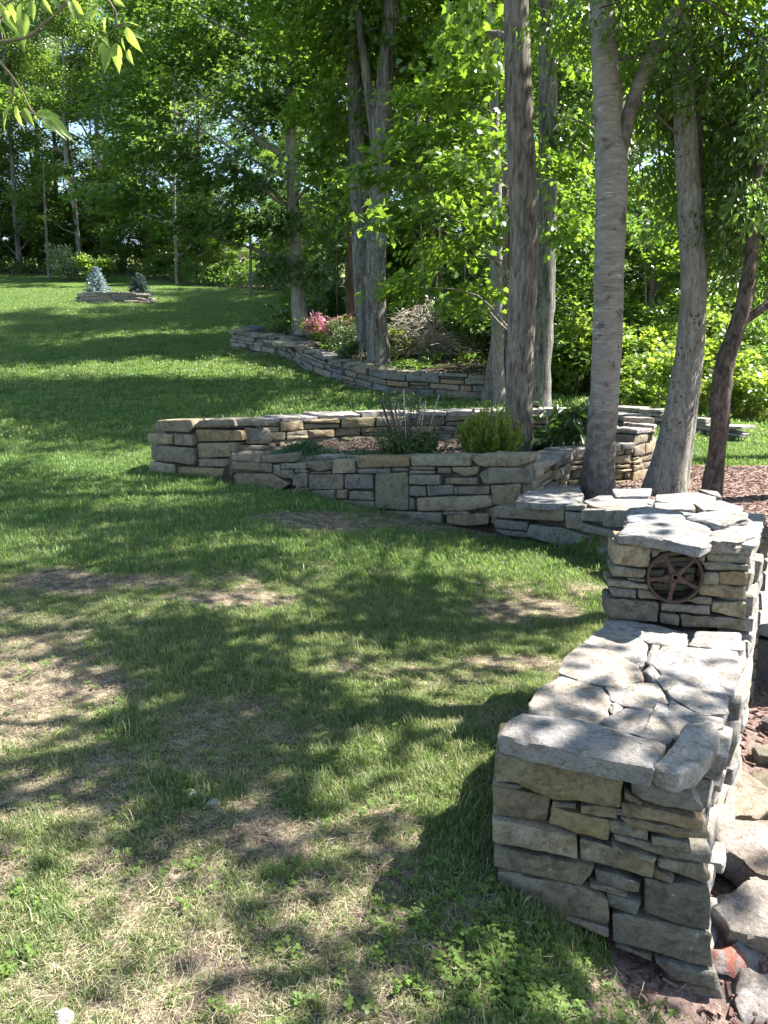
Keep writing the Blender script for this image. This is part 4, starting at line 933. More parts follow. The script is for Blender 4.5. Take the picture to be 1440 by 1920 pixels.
for lab, c, a, b_, h, n, rz, mt, tint in LOOSE:
    rg = np.random.default_rng(int(c[0] * 1000))
    mx = frame_matrix(c, n, (0, 1, 0.2))
    u, v = Vector(mx.col[0][:3]), Vector(mx.col[1][:3])
    pts = []
    for k in range(6):
        w = 2 * math.pi * k / 6 + rz + rg.uniform(-0.3, 0.3)
        rr = rg.uniform(0.82, 1.15)
        pts.append(np.array(Vector(c) + u * (a * rr * math.cos(w)) + v * (b_ * rr * math.sin(w))))
    o = stone(None, pts, n, h, mt, 'loose_stone', proud=0.02, r=0.02, rough=0.02, seg=0.022, rings=5, bulge=0.007, maxn=44, tint=tuple(0.85 * q for q in (tint or (1, 1, 1))))
    tag(o, lab, 'stone', 'loose stones beside the near wall')
for k, (x, y, s, lab) in enumerate(((-0.80, 1.62, 0.026, 'white stone lying in the turf at the lower corner of the lawn'), (-0.73, 2.62, 0.02, 'small white stone in the shaded dry turf, nearer the straw patch'), (-0.63, 2.55, 0.022, 'small flat white stone in the shaded dry turf, nearer the grass clump'))):
    z = gz(x, y)
    pts = [np.array([x + s * 1.2 * math.cos(a) * (0.8 + 0.3 * math.sin(3 * a + k)), y + s * math.sin(a), z + s * 0.55]) for a in np.linspace(0, 6.28, 7, endpoint=False)]
    o = stone(None, pts, (0.1, -0.15, 1), s * 0.9, 'slab', 'lawn_stone', r=0.012, rough=0.004, seg=0.012, rings=2, tint=(1.45, 1.45, 1.42))
    tag(o, lab, 'stone', 'white stones in the lawn')

# ---------------------------------------------------------------- vegetation helpers
CF = Vector((0, math.cos(R(12)), -math.sin(R(12)))); CU = Vector((0, math.sin(R(12)), math.cos(R(12))))
def at(px, py, d):
    """world point at forward distance d for a place measured on the 1440x1920 photograph"""
    v = CF + Vector((1, 0, 0)) * ((px - 720) / 1442) - CU * ((py - 960) / 1442)
    return np.array(Vector((0, 0, 1.65)) + v * (d / v.y))

def unit(v): return v / (np.linalg.norm(v, axis=-1, keepdims=True) + 1e-9)
# leaf outlines: rows (along, across, lift)
def tmpl_oval(w=0.42, fold=0.10):
    v = [(0, 0, 0), (0.33, w * 0.5, fold), (0.36, 0, 0), (0.33, -w * 0.5, fold), (0.7, w * 0.36, fold * 0.7), (0.72, 0, -0.03), (0.7, -w * 0.36, fold * 0.7), (1, 0, -0.12)]
    f = [(0, 2, 1), (0, 3, 2), (1, 2, 5, 4), (2, 3, 6, 5), (4, 5, 7), (5, 6, 7)]
    return np.array(v, float), f
def tmpl_maple():
    o = [(0.0, 0.0), (0.02, 0.20), (-0.06, 0.42), (0.22, 0.30), (0.42, 0.52), (0.48, 0.24), (0.66, 0.26), (1.0, 0.0), (0.66, -0.26), (0.48, -0.24), (0.42, -0.52), (0.22, -0.30), (-0.06, -0.42), (0.02, -0.20)]
    v = [(x, y, -0.22 * (y * y) - 0.10 * max(0, x - 0.5)) for x, y in o] + [(0.3, 0, 0.03)]
    n = len(o)
    f = [(i, (i + 1) % n, n) for i in range(n)]
    return np.array(v, float), f
def tmpl_star():
    o = [(0.0, 0.0), (0.05, 0.45), (0.38, 0.24), (0.55, 0.50), (0.62, 0.20), (1.0, 0.0), (0.62, -0.20), (0.55, -0.50), (0.38, -0.24), (0.05, -0.45)]
    v = [(x, y, -0.2 * abs(y)) for x, y in o]
    return np.array(v, float), [(0, 2, 1), (0, 4, 2), (2, 4, 3), (0, 6, 4), (4, 6, 5), (0, 8, 6), (6, 8, 7), (0, 9, 8)]
def tmpl_diamond(w=0.6):
    return np.array([(0, 0, 0), (0.45, w / 2, 0.08), (1, 0, -0.05), (0.45, -w / 2, 0.08)], float), [(0, 3, 2), (0, 2, 1)]
def tmpl_blade(w=0.12):
    return np.array([(0, w / 2, 0), (0, -w / 2, 0), (0.5, w * 0.4, 0.05), (0.5, -w * 0.4, 0.05), (1, 0, 0)], float), [(0, 1, 3, 2), (2, 3, 4)]
TM = {'oval': tmpl_oval(), 'narrow': tmpl_oval(0.30, 0.06), 'maple': tmpl_maple(), 'star': tmpl_star(), 'diamond': tmpl_diamond(), 'blade': tmpl_blade()}
def leaves_mesh(name, pos, direc, nrm, size, tm, g=None):
    g = g or rng
    tv, tf = TM[tm]
    N = len(pos)
    x = unit(direc)
    z = nrm - x * np.sum(nrm * x, 1)[:, None]
    z = unit(z)
    y = np.cross(z, x)
    s = np.asarray(size).reshape(-1, 1, 1) * np.ones((N, 1, 1))
    V = pos[:, None, :] + s * (tv[None, :, 0:1] * x[:, None, :] + tv[None, :, 1:2] * y[:, None, :] + tv[None, :, 2:3] * z[:, None, :])
    k = len(tv)
    fl = np.array([i for f in tf for i in f])
    sz = np.array([len(f) for f in tf])
    loops = (np.arange(N)[:, None] * k + fl[None, :]).ravel()
    sizes = np.tile(sz, N)
    rv = np.repeat(np.clip(g.normal(0.45, 0.25, N), 0, 1), k)
    return fast_mesh(name, V.reshape(-1, 3), loops, sizes, False, {'rnd': rv})
def spray_points(blobs, g, per=12, spread=0.30, droop=0.25, centre=None, flat=0.35):
    """leaf positions grouped in flat sprays inside ellipsoids; blobs: (centre, radii, n leaves)"""
    Ps, Ds, Ns = [], [], []
    for c, rad, n in blobs:
        c = np.array(c); rad = np.array(rad)
        m = max(1, n // per)
        u = unit(g.normal(size=(m, 3))) * (g.random((m, 1)) ** 0.45)
        sc_ = c + u * rad
        out = sc_ - (np.array(centre) if centre is not None else c)
        out[:, 2] *= 0.3
        out = unit(out + g.normal(size=(m, 3)) * 0.5)
        out[:, 2] -= droop
        out = unit(out)
        side = unit(np.cross(out, np.array([0, 0, 1.0])) + 1e-6)
        up = np.cross(side, out)
        a = g.uniform(-1, 1, (m, per, 1)); b = g.uniform(-0.6, 0.6, (m, per, 1)); h = g.normal(0, flat * 0.35, (m, per, 1))
        sp = spread * g.uniform(0.6, 1.4, (m, 1, 1))
        p = sc_[:, None, :] + sp * (a * out[:, None, :] + b * side[:, None, :] + h * up[:, None, :])
        d = out[:, None, :] * 0.8 + side[:, None, :] * np.sign(b) * 0.7 + g.normal(0, 0.35, (m, per, 3))
        d[..., 2] -= droop * 0.8
        nn = up[:, None, :] + g.normal(0, 0.38, (m, per, 3))
        Ps.append(p.reshape(-1, 3)); Ds.append(d.reshape(-1, 3)); Ns.append(nn.reshape(-1, 3))
    return np.concatenate(Ps), np.concatenate(Ds), np.concatenate(Ns)
def crown(root, blobs, mat, tm='star', size=0.12, name='crown', seed=0, per=12, spread=0.3, droop=0.25, kind='stuff', centre=None):
    g = np.random.default_rng(seed)
    p, d, n = spray_points(blobs, g, per, spread, droop, centre)
    c = p.mean(0)
    me = leaves_mesh(name, p - c, d, n, size * g.uniform(0.65, 1.3, len(p)), tm, g)
    o = put(name, me, M[mat], root, c)
    if kind: o['kind'] = kind
    return o

def catmull(P, step):
    P = np.asarray(P, float)
    if len(P) == 2:
        k = max(2, int(np.linalg.norm(P[1, :3] - P[0, :3]) / step) + 1)
        return P[0] + (P[1] - P[0]) * np.linspace(0, 1, k)[:, None]
    E = np.concatenate([[2 * P[0] - P[1]], P, [2 * P[-1] - P[-2]]])
    r = []
    for i in range(1, len(E) - 2):
        n = max(1, int(np.linalg.norm(E[i + 1, :3] - E[i, :3]) / step))
        for k in range(n):
            t = k / n
            a, b, c, d = E[i - 1], E[i], E[i + 1], E[i + 2]
            r.append(0.5 * (2 * b + (c - a) * t + (2 * a - 5 * b + 4 * c - d) * t * t + (3 * b - a - 3 * c + d) * t ** 3))
    r.append(P[-1])
    return np.array(r)
class TubeSet:
    def __init__(s): s.V = []; s.L = []; s.S = []; s.n = 0
    def add(s, P, nseg=8, step=0.2, rough=0.0, seed=0, flare=0.0, raw=False):
        C = np.asarray(P, float) if raw else catmull(P, step)
        m = len(C)
        t = np.gradient(C[:, :3], axis=0)
        t = unit(t)
        ref = np.array([0.31, 0.95, 0.05]) if abs(t[0][2]) > 0.6 else np.array([0, 0, 1.0])
        u = unit(np.cross(np.tile(ref, (m, 1)), t))
        v = np.cross(t, u)
        a = np.linspace(0, 2 * math.pi, nseg, endpoint=False)
        rad = np.maximum(C[:, 3:4], 0.001) * np.ones((1, nseg))
        if flare:
            h = C[:, 2:3] - C[0, 2]
            lob = 0.6 + 0.4 * np.cos(a * 5 + seed)[None, :] 
            rad = rad * (1 + flare * np.exp(-np.abs(h) / 0.22) * lob)
        p = C[:, None, :3] + rad[..., None] * (np.cos(a)[None, :, None] * u[:, None, :] + np.sin(a)[None, :, None] * v[:, None, :])
        if rough:
            q = p.reshape(-1, 3)
            nz = fbm(q, 3.2, 3, seed).reshape(m, nseg) * rough * 2.2 + fbm(q * np.array([1, 1, 0.25]), 16, 2, seed + 3).reshape(m, nseg) * rough
            p = C[:, None, :3] + (p - C[:, None, :3]) * (1 + nz)[..., None]
        s.V.append(p.reshape(-1, 3))
        i = np.arange(m - 1)[:, None] * nseg; j = np.arange(nseg)[None, :]; j1 = (j + 1) % nseg
        q = np.stack([i + j, i + j1, i + nseg + j1, i + nseg + j], -1).reshape(-1, 4) + s.n
        s.L.append(q.ravel()); s.S.append(np.full(len(q), 4))
        s.L.append(np.arange(nseg) + (m - 1) * nseg + s.n); s.S.append(np.array([nseg]))
        s.n += m * nseg
    def build(s, name, mat, root, centre=None):
        V = np.concatenate(s.V)
        c = V.mean(0) if centre is None else np.array(centre)
        return put(name, fast_mesh(name, V - c, np.concatenate(s.L), np.concatenate(s.S), True, {'rnd': np.full(len(V), 0.5)}), M[mat], root, c)
def tk(name): return np.array(TRUNKS[name], float) / 1000.0
def limb_to(a, b, r0, r1, sag=0.12, g=None):
    g = g or rng
    a, b = np.array(a), np.array(b)
    m1 = a + (b - a) * 0.4 + np.array([0, 0, sag * np.linalg.norm(b - a)]) + g.normal(0, 0.06, 3) * np.linalg.norm(b - a)
    m2 = a + (b - a) * 0.75 + np.array([0, 0, sag * 0.6 * np.linalg.norm(b - a)]) + g.normal(0, 0.04, 3) * np.linalg.norm(b - a)
    return np.array([[*a, r0], [*m1, r0 * 0.7 + r1 * 0.3], [*m2, r0 * 0.35 + r1 * 0.65], [*b, r1]])
def tree(name, label, group, trunk, mat, limbs=(), blobs=(), leaf='maple', tm='star', size=0.12, seed=0, nseg=20, step=0.08, rough=0.045, flare=0.35, per=12, spread=0.3, droop=0.25, limb_r=0.06, hang=False, cat='tree'):
    """trunk and limbs: rows (x, y, z, radius); every blob of leaves is carried by a limb grown from the trunk"""
    g = np.random.default_rng(seed + 100)
    T = np.array(trunk, float)
    base = tuple(T[0, :3])
    root = thing(name, label, cat, base, group)
    T = np.concatenate([[[*T[0, :2], T[0, 2] - 0.25, T[0, 3] * 1.05]], T])
    ts = TubeSet()
    ts.add(T, nseg, step, rough, seed, flare)
    ts.build('trunk', mat, root, base)
    if len(limbs) or len(blobs):
        C = catmull(T, 0.3)
        for l in limbs:
            ls = TubeSet()
            ls.add(l, 12, 0.1, rough, seed + 1)
            ls.build('limb', mat, root, l[0][:3])
        if len(limbs): C = np.concatenate([C] + [catmull(l, 0.3) for l in limbs])
        for c, rad, n in blobs:
            c = np.array(c)
            hd = np.hypot(C[:, 0] - c[0], C[:, 1] - c[1])
            dz = c[2] - hd * 0.45 if not hang else c[2] + 0.9
            k = np.argmin(np.abs(C[:, 2] - dz) + 0.25 * np.linalg.norm(C[:, :3] - c, axis=1))
            ls = TubeSet()
            ls.add(limb_to(C[k, :3], c, min(C[k, 3] * 0.45, limb_r), 0.006, 0.10 if hang else 0.05, g), 6, 0.3, 0.03, seed + 2)
            ls.build('limb', mat, root, C[k, :3])
    if len(blobs):
        crown(root, blobs, leaf, tm, size, 'crown', seed, per, spread, droop, centre=(T[-1, 0], T[-1, 1], np.mean([b[0][2] for b in blobs])))
    return root

# geometry-node scatter of small meshes kept outside the scene
def scatter(name, label, cat, protos, pos, rot, scl, mat=None):
    coll = bpy.data.collections.new(name + '_kinds')
    for me in protos:
        o = bpy.data.objects.new(me.name, me)
        coll.objects.link(o)
    me = bpy.data.meshes.new(name)
    N = len(pos)
    me.vertices.add(N)
    me.vertices.foreach_set('co', np.ascontiguousarray(pos, np.float32).ravel())
    for k, v in (('rot', rot), ('scl', scl)):
        a = me.attributes.new(k, 'FLOAT_VECTOR', 'POINT')
        a.data.foreach_set('vector', np.ascontiguousarray(v, np.float32).ravel())
    ng = bpy.data.node_groups.new(name + '_scatter', 'GeometryNodeTree')
    ng.interface.new_socket('Geometry', in_out='INPUT', socket_type='NodeSocketGeometry')
    ng.interface.new_socket('Geometry', in_out='OUTPUT', socket_type='NodeSocketGeometry')
    n, l = ng.nodes, ng.links
    gi, go = n.new('NodeGroupInput'), n.new('NodeGroupOutput')
    ip = n.new('GeometryNodeInstanceOnPoints')
    ci = n.new('GeometryNodeCollectionInfo')
    ci.inputs['Collection'].default_value = coll
    ci.inputs['Separate Children'].default_value = True
    ci.inputs['Reset Children'].default_value = True
    ip.inputs['Pick Instance'].default_value = True
    na = n.new('GeometryNodeInputNamedAttribute'); na.data_type = 'FLOAT_VECTOR'; na.inputs['Name'].default_value = 'rot'
    nb = n.new('GeometryNodeInputNamedAttribute'); nb.data_type = 'FLOAT_VECTOR'; nb.inputs['Name'].default_value = 'scl'
    er = n.new('FunctionNodeEulerToRotation')
    rv = n.new('FunctionNodeRandomValue'); rv.data_type = 'INT'
    rv.inputs[4].default_value = 0; rv.inputs[5].default_value = len(protos) - 1
    l.new(gi.outputs[0], ip.inputs['Points'])
    l.new(ci.outputs[0], ip.inputs['Instance'])
    l.new(na.outputs[0], er.inputs[0]); l.new(er.outputs[0], ip.inputs['Rotation'])
    l.new(nb.outputs[0], ip.inputs['Scale'])
    l.new(rv.outputs[2], ip.inputs['Instance Index'])
    l.new(ip.outputs[0], go.inputs[0])
    o = bpy.data.objects.new(name, me)
    link(o)
    md = o.modifiers.new('scatter', 'NODES')
    md.node_group = ng
    tag(o, label, cat, None, 'stuff')
    return o
def tuft_mesh(name, nb, radius, h, w, lean, mat, seed, mean=0.35):
    g = np.random.default_rng(seed)
    V, L, S, rn = [], [], [], []
    k = 0
    for _ in range(nb):
        a, rr = g.uniform(0, 6.283), radius * math.sqrt(g.random())
        bx, by = rr * math.cos(a), rr * math.sin(a)
        hh = h * g.uniform(0.45, 1.15)
        la = g.uniform(0, 6.283); le = lean * g.uniform(0.2, 1.2) * hh
        dx, dy = math.cos(la), math.sin(la)
        sx, sy = -dy * w * g.uniform(0.7, 1.2), dx * w
        for f, ww in ((0, 1.0), (0.55, 0.8)):
            o = le * f ** 1.8
            V += [(bx + dx * o + sx * ww, by + dy * o + sy * ww, hh * f), (bx + dx * o - sx * ww, by + dy * o - sy * ww, hh * f)]
        V.append((bx + dx * le, by + dy * le, hh * (1 - 0.25 * lean)))
        L += [k, k + 1, k + 3, k + 2, k + 2, k + 3, k + 4]; S += [4, 3]
        rn += [float(np.clip(g.normal(mean, 0.24), 0, 0.95))] * 5
        k += 5
    me = fast_mesh(name, np.array(V), np.array(L), np.array(S), False, {'rnd': rn})
    me.materials.append(M[mat])
    return me
def rots(n, tilt=0.15): return np.c_[rng.normal(0, tilt, n), rng.normal(0, tilt, n), rng.uniform(0, 6.283, n)]
def wedge(n, y0, y1, margin=0.35, skew=1.0):
    """points over the strip of ground in front of the camera"""
    y = y0 + (y1 - y0) * rng.random(n) ** skew
    x = rng.uniform(-1, 1, n) * (0.53 * y + margin)
    return x, y
NEAR_POLY = [tuple(NA), tuple(NBt), tuple(PB + bk), tuple(PA + bk)]
def on_lawn(x, y):
    ok = ~is_mulch(x, y) & ~is_wood(x, y) & (sdist(x, y, BED_POLY) < -0.02) & (sdist(x, y, TERR_POLY) < 0.0)
    ok &= ~((x > 7) & (x > 0.30 * y + 1.0) & (y > 17))
    return ok & (sdist(x, y, NEAR_POLY) < -0.015)
# --- grass
g_short = [tuft_mesh('turf_tuft', 16, 0.035, 0.038, 0.0016, 0.75, 'grass', 300 + k, 0.45) for k in range(4)]
g_long = [tuft_mesh('long_tuft', 20, 0.045, 0.075, 0.0020, 0.6, 'grass', 310 + k) for k in range(4)]
g_patch = [tuft_mesh('turf_patch', 70, 0.16, 0.055, 0.0032, 0.6, 'grass_fresh', 320 + k) for k in range(4)]
g_far = [tuft_mesh('turf_sward', 110, 0.42, 0.075, 0.0085, 0.6, 'grass_fresh', 330 + k, 0.42) for k in range(3)]
def grass_layer(name, label, protos, n, y0, y1, keep, smin, smax, skew=1.0, sink=0.004):
    x, y = wedge(n, y0, y1, 0.4, skew)
    th = thinness(x, y)
    k = on_lawn(x, y) & (rng.random(n) < keep(th))
    x, y, th = x[k], y[k], th[k]
    z = ground(x, y) - sink
    s = rng.uniform(smin, smax, len(x)) * (1.1 - 0.5 * th)
    return scatter(name, label, 'grass', protos, np.c_[x, y, z], rots(len(x)), np.c_[s, s, s * rng.uniform(0.7, 1.25, len(x))])
grass_layer('turf_grass', 'short thin turf between straw patches in front of the wall', g_short, 70000, 1.3, 7.5, lambda t: (0.30 + 0.70 * (1 - t) ** 1.3) * np.where(t > .93, .22, 1), 0.6, 1.15, 0.85)
grass_layer('grass_clumps', 'longer green grass clumps in the shaded turf', g_long, 22000, 1.3, 9.0, lambda t: np.clip(0.42 - 1.1 * t, 0.02, 1), 0.5, 1.0, 0.85)
grass_layer('lawn_grass', 'mown lawn grass around the raised bed', g_patch, 14000, 5.5, 15, lambda t: np.clip(1.0 - 1.2 * t, 0.05, 1), 0.75, 1.2, 0.8)
grass_layer('upper_lawn_grass', 'dense mown grass of the rising upper lawn', g_far, 24000, 13, 56, lambda t: np.ones_like(t), 0.7, 1.1, 1.0)
# --- straw and clover
def straw_mesh(seed):
    g = np.random.default_rng(seed)
    V, L, S, rn = [], [], [], []
    for k in range(22):
        c = g.normal(0, .05, 2); a = g.uniform(0, 3.1416); l = g.uniform(.004, .019) * (1.6 if g.random() < .06 else 1); w = g.uniform(.0003, .00062)
        z0, z1 = g.uniform(.001, .012, 2)
        d = np.array([math.cos(a), math.sin(a)]); n_ = np.array([-d[1], d[0]]) * w
        for s_, z in ((-1, z0), (1, z1)):
            V += [(*(c + d * l * s_ + n_), z), (*(c + d * l * s_ - n_), z + .0004)]
        L += [4 * k, 4 * k + 1, 4 * k + 3, 4 * k + 2]; S.append(4); rn += [g.random()] * 4
    me = fast_mesh('straw_wisp', np.array(V), np.array(L), np.array(S), False, {'rnd': rn})
    me.materials.append(M['straw'])
    return me
st_p = [straw_mesh(340 + k) for k in range(5)]
x, y = wedge(19000, 1.3, 8.5, 0.4, 0.9)
th = thinness(x, y)
k = on_lawn(x, y) & (rng.random(len(x)) < 0.10 + 0.9 * sstep(0.2, 0.65, th))
x, y = x[k], y[k]
s = rng.uniform(0.6, 1.2, len(x))
scatter('dry_straw', 'dry straw lying over the thin turf', 'straw', st_p, np.c_[x, y, ground(x, y) + 0.002], rots(len(x), 0.1), np.c_[s, s, s])
def clover_mesh(seed):
    g = np.random.default_rng(seed)
    P, D, N_, S_ = [], [], [], []
    for _ in range(7):
        c = np.array([*g.normal(0, 0.03, 2), g.uniform(0.015, 0.045)])
        a0 = g.uniform(0, 6.28); s_ = g.uniform(0.008, 0.015)
        for q in range(3):
            a = a0 + q * 2.094
            P.append(c); D.append((math.cos(a), math.sin(a), 0.15)); N_.append((g.normal(0, .3), g.normal(0, .3), 1)); S_.append(s_)
    tv = TM['oval']
    TM['round'] = (np.array([(0, 0, 0), (0.35, 0.42, 0.05), (0.85, 0.42, 0), (1.0, 0.0, -0.05), (0.85, -0.42, 0), (0.35, -0.42, 0.05)], float), [(0, 5, 4, 3), (0, 3, 2, 1)])
    me = leaves_mesh('clover_sprig', np.array(P), np.array(D, float), np.array(N_, float), np.array(S_), 'round', g)
    me.materials.append(M['clover'])
    return me
cl = [clover_mesh(350 + k) for k in range(4)]
n = 260
x = rng.normal(0.42, 0.22, n); y = rng.normal(1.80, 0.16, n) - 0.28 * (x - 0.3)
x2, y2 = wedge(420, 1.3, 5.0, 0.3, 0.8)
x, y = np.r_[x, x2], np.r_[y, y2]
k = (on_lawn(x, y) | ((y < 1.95) & (x < 1.1))) & (y > 1.1)
nf = np.array([nface[0], nface[1]])
k &= ((x - NA[0]) * nf[0] + (y - NA[1]) * nf[1] > 0.03) | (x < 0.3)
x, y = x[k], y[k]
s = rng.uniform(0.5, 1.0, len(x))
scatter('clover', 'clover and small round weeds at the foot of the near wall', 'clover', cl, np.c_[x, y, ground(x, y)], rots(len(x)), np.c_[s, s, s])
# mulch chips
def chip(seed, mat='mulch_chip'):
    g = np.random.default_rng(seed)
    L_, w, h = 0.055, 0.011, 0.006
    v = [(sx * L_ / 2 * g.uniform(.7, 1), sy * w / 2 * g.uniform(.6, 1.2), sz * h / 2) for sx in (-1, 1) for sy in (-1, 1) for sz in (-1, 1)]
    me = raw_mesh('bark_chip', v, [(0, 1, 3, 2), (4, 6, 7, 5), (0, 4, 5, 1), (2, 3, 7, 6), (0, 2, 6, 4), (1, 5, 7, 3)], False)
    a = me.attributes.new('rnd', 'FLOAT', 'POINT'); a.data.foreach_set('value', np.full(8, g.random(), np.float32))
    me.materials.append(M[mat])
    return me
n = 26000
y = rng.uniform(1.9, 10.5, n); x = rng.uniform(0.6, 7.0, n)
k = is_mulch(x, y) & (x < 0.56 * y + 0.5)
x, y = x[k], y[k]
s = rng.uniform(0.5, 1.4, len(x))
scatter('bark_mulch', 'reddish brown bark mulch on the ground beside the pier', 'mulch', [chip(360 + k) for k in range(5)], np.c_[x, y, ground(x, y) + 0.004], rots(len(x), 0.35), np.c_[s, s, s])
M['soil_chip'] = mat_leaf('weathered_bark_chip', (0.030, 0.023, 0.018), (0.105, 0.085, 0.07), (0.05, 0.03, 0.02), 0.02, 0.9, 0.1, True)
n = 9000
x = rng.uniform(-2.4, 3.4, n); y = rng.uniform(8.0, 11.0, n)
k = sdist(x, y, BED_POLY) > 0.15
x, y = x[k], y[k]
s = rng.uniform(0.6, 1.6, len(x))
scatter('bed_mulch', 'dark shredded mulch on the soil of the raised bed', 'mulch', [chip(380 + k, 'soil_chip') for k in range(4)], np.c_[x, y, ground(x, y) + 0.006], rots(len(x), 0.5), np.c_[s, s, s])
# meadow and rough grass
g_mead = [tuft_mesh('meadow_tuft', 60, 0.45, 0.75, 0.012, 0.5, 'grass_tall', 370 + k) for k in range(3)]
n = 9000
y = 17 + 60 * rng.random(n) ** 1.5; x = rng.uniform(7, 60, n)
k = (x > 0.30 * y + 1.0) & (x < 0.62 * y + 4)
x, y = x[k], y[k]
s = rng.uniform(0.7, 1.4, len(x))
scatter('meadow_grass', 'tall sunlit meadow grass beyond the trees', 'grass', g_mead, np.c_[x, y, ground(x, y)], rots(len(x)), np.c_[s, s, s])

# ---------------------------------------------------------------- trees
def bl(px, py, d, rx, ry, rz, n): return (at(px, py, d), (rx, ry, rz), n)
def up(d, x, z, y=None, r=(2.2, 2.2, 1.3), n=1200): return ((x, d if y is None else y, z), r, n)
tree('maple_tree', 'pale trunked maple at the corner of the far terrace wall with drooping boughs', None, tk('maple_pale'), 'bark_pale', [tk('maple_pale_limb'), tk('maple_pale_limb2')],
     [bl(430, 330, 26, 1.9, 1.6, 0.7, 1500), bl(300, 290, 26.5, 2.0, 1.6, 0.8, 1500), bl(500, 190, 26, 1.8, 1.8, 0.9, 1600), bl(350, 120, 27, 2.2, 1.8, 0.9, 1600), bl(450, 50, 26, 2, 2, 1.0, 1600),
      bl(590, 110, 26, 1.6, 1.8, 0.9, 1300), bl(625, 330, 25.5, 1.2, 1.2, 0.6, 900), bl(230, 370, 27, 1.7, 1.5, 0.6, 1200), bl(480, 420, 26, 1.7, 1.4, 0.5, 1300), bl(590, 505, 25.8, 0.8, 0.8, 0.35, 420),
      bl(510, 500, 26, 0.7, 0.8, 0.35, 350), bl(250, 200, 27, 1.8, 1.8, 0.9, 1300), bl(370, 420, 27, 1.6, 1.4, 0.5, 1000), bl(560, -80, 26, 2.4, 2.4, 1.4, 1800), bl(300, 0, 27, 2.2, 2, 1.2, 1500), bl(420, -180, 27, 2.5, 2.5, 1.5, 1500)],
     'leaf_dark', 'star', 0.16, 1, 16, 0.15, 0.04, 0.8, spread=0.42)
tw_b = [bl(620, 60, 20.5, 1.5, 1.5, 0.9, 1200), bl(700, 90, 21, 1.5, 1.4, 0.8, 1100), bl(800, 110, 20.5, 1.5, 1.4, 0.9, 1300), bl(620, 220, 21, 1.3, 1.2, 0.7, 1000), bl(830, 10, 21, 1.7, 1.6, 0.9, 1300), bl(880, 170, 21, 1.4, 1.3, 0.8, 1000),
        bl(730, -80, 20, 2.2, 2.2, 1.2, 1600), bl(560, -100, 20, 2.2, 2, 1.2, 1400), bl(880, -120, 20, 2.2, 2, 1.2, 1400), bl(640, -280, 20, 2.5, 2.3, 1.4, 1500), bl(820, -320, 20, 2.5, 2.3, 1.4, 1500), bl(460, -260, 20, 2.4, 2.2, 1.2, 1300)]
tw_b += [up(20, x_, z_, y=y_, r=(2.6, 2.6, 1.3), n=1500) for x_, y_, z_ in ((1.5, 19, 13.5), (-1.5, 22, 14.5), (3.5, 22, 15.5), (-3.5, 19, 12.5), (0.5, 16.5, 15.0), (4.0, 18, 12.5))]
tree('maple_tree', 'dark furrowed maple with a forked stem standing in the terrace bed', None, tk('twin_right'), 'bark_grey', [tk('twin_right_limb')], tw_b, 'maple', 'star', 0.15, 2, 20, 0.1, 0.05, 0.6, spread=0.38)
tree('maple_tree', 'grey trunk close behind the forked maple in the terrace bed', None, tk('twin_left'), 'bark_grey', [], [bl(600, 300, 21, 1.0, 1, 0.5, 600), bl(560, 20, 21, 1.8, 1.6, 1.0, 1200), bl(660, 400, 21, .8, .8, .4, 380), bl(600, -200, 21, 2.2, 2, 1.2, 1200)], 'maple', 'star', 0.15, 3, 18, 0.12, 0.04, 0.3, spread=0.38)
tree('pine_tree', 'slim reddish brown trunk behind the forked maple', None, tk('red_trunk'), 'bark_red', [], [up(27, x_, z_, y=y_, r=(2.8, 2.8, 1.4), n=1500) for x_, y_, z_ in ((0, 27, 15), (-3, 29, 16.5), (3, 30, 17), (0, 32, 19), (-2, 25, 18))] + [bl(650, 60, 27, 1.6, 1.5, 1.0, 900), bl(700, 200, 27, 1.4, 1.3, .8, 800), bl(620, -100, 27, 1.8, 1.8, 1.2, 900)], 'leaf_dark', 'star', 0.16, 4, 14, 0.2)
tree('oak_tree', 'thick straight brown trunk rising from the raised garden bed', None, tk('oak_big'), 'bark_brown', [],
     [up(9.5, 0.0, 9.5, r=(1.9, 1.8, 0.9), n=1100), up(10.5, 3.2, 10.2, r=(1.9, 1.8, 0.9), n=1100), up(8.3, 1.4, 11.2, r=(2, 1.8, 1), n=1100), up(11, -1.6, 11.5, r=(2, 1.8, 1), n=1100), up(8, 3.6, 12.0, r=(2, 1.8, 1), n=1000), bl(905, 60, 10, 0.5, 0.5, 0.35, 160)], 'maple', 'star', 0.14, 5, 28, 0.06, 0.05, 0.45, spread=0.36)
tree('ash_tree', 'grey ridged trunk directly behind the thick brown trunk', None, tk('grey_behind'), 'bark_grey', [], [up(16, x_, z_, y=y_, r=(2.4, 2.4, 1.2), n=1300) for x_, y_, z_ in ((3, 14, 11.5), (1, 13, 13), (5, 16, 13), (2.5, 16.5, 15))] + [bl(1070, 250, 16, .9, .9, .5, 520), bl(1070, 60, 16, 1.2, 1.2, .7, 800), bl(970, -150, 16, 1.8, 1.8, 1.1, 1100), bl(1100, -200, 16, 1.8, 1.8, 1.1, 1100)], 'maple', 'star', 0.13, 6, 18, 0.1, 0.05, 0.3)
tree('birch_tree', 'slender blotchy trunk left of the thick brown trunk, beside the terrace wall end', None, tk('thin_front'), 'bark_spot', [], [bl(890, 60, 17, .9, .9, .5, 500), bl(940, -100, 17, 1.4, 1.4, .9, 900)], 'maple', 'star', 0.13, 7, 14, 0.12, 0.05, 0.3)
tree('birch_tree', 'dark slim trunk half hidden behind the slender blotchy one', None, tk('thin_back'), 'bark_brown', [], [bl(985, 30, 17.6, .9, .9, .5, 500), bl(900, -150, 17.6, 1.4, 1.4, .9, 800)], 'maple', 'star', 0.13, 8, 12, 0.15, 0.05, 0.2)
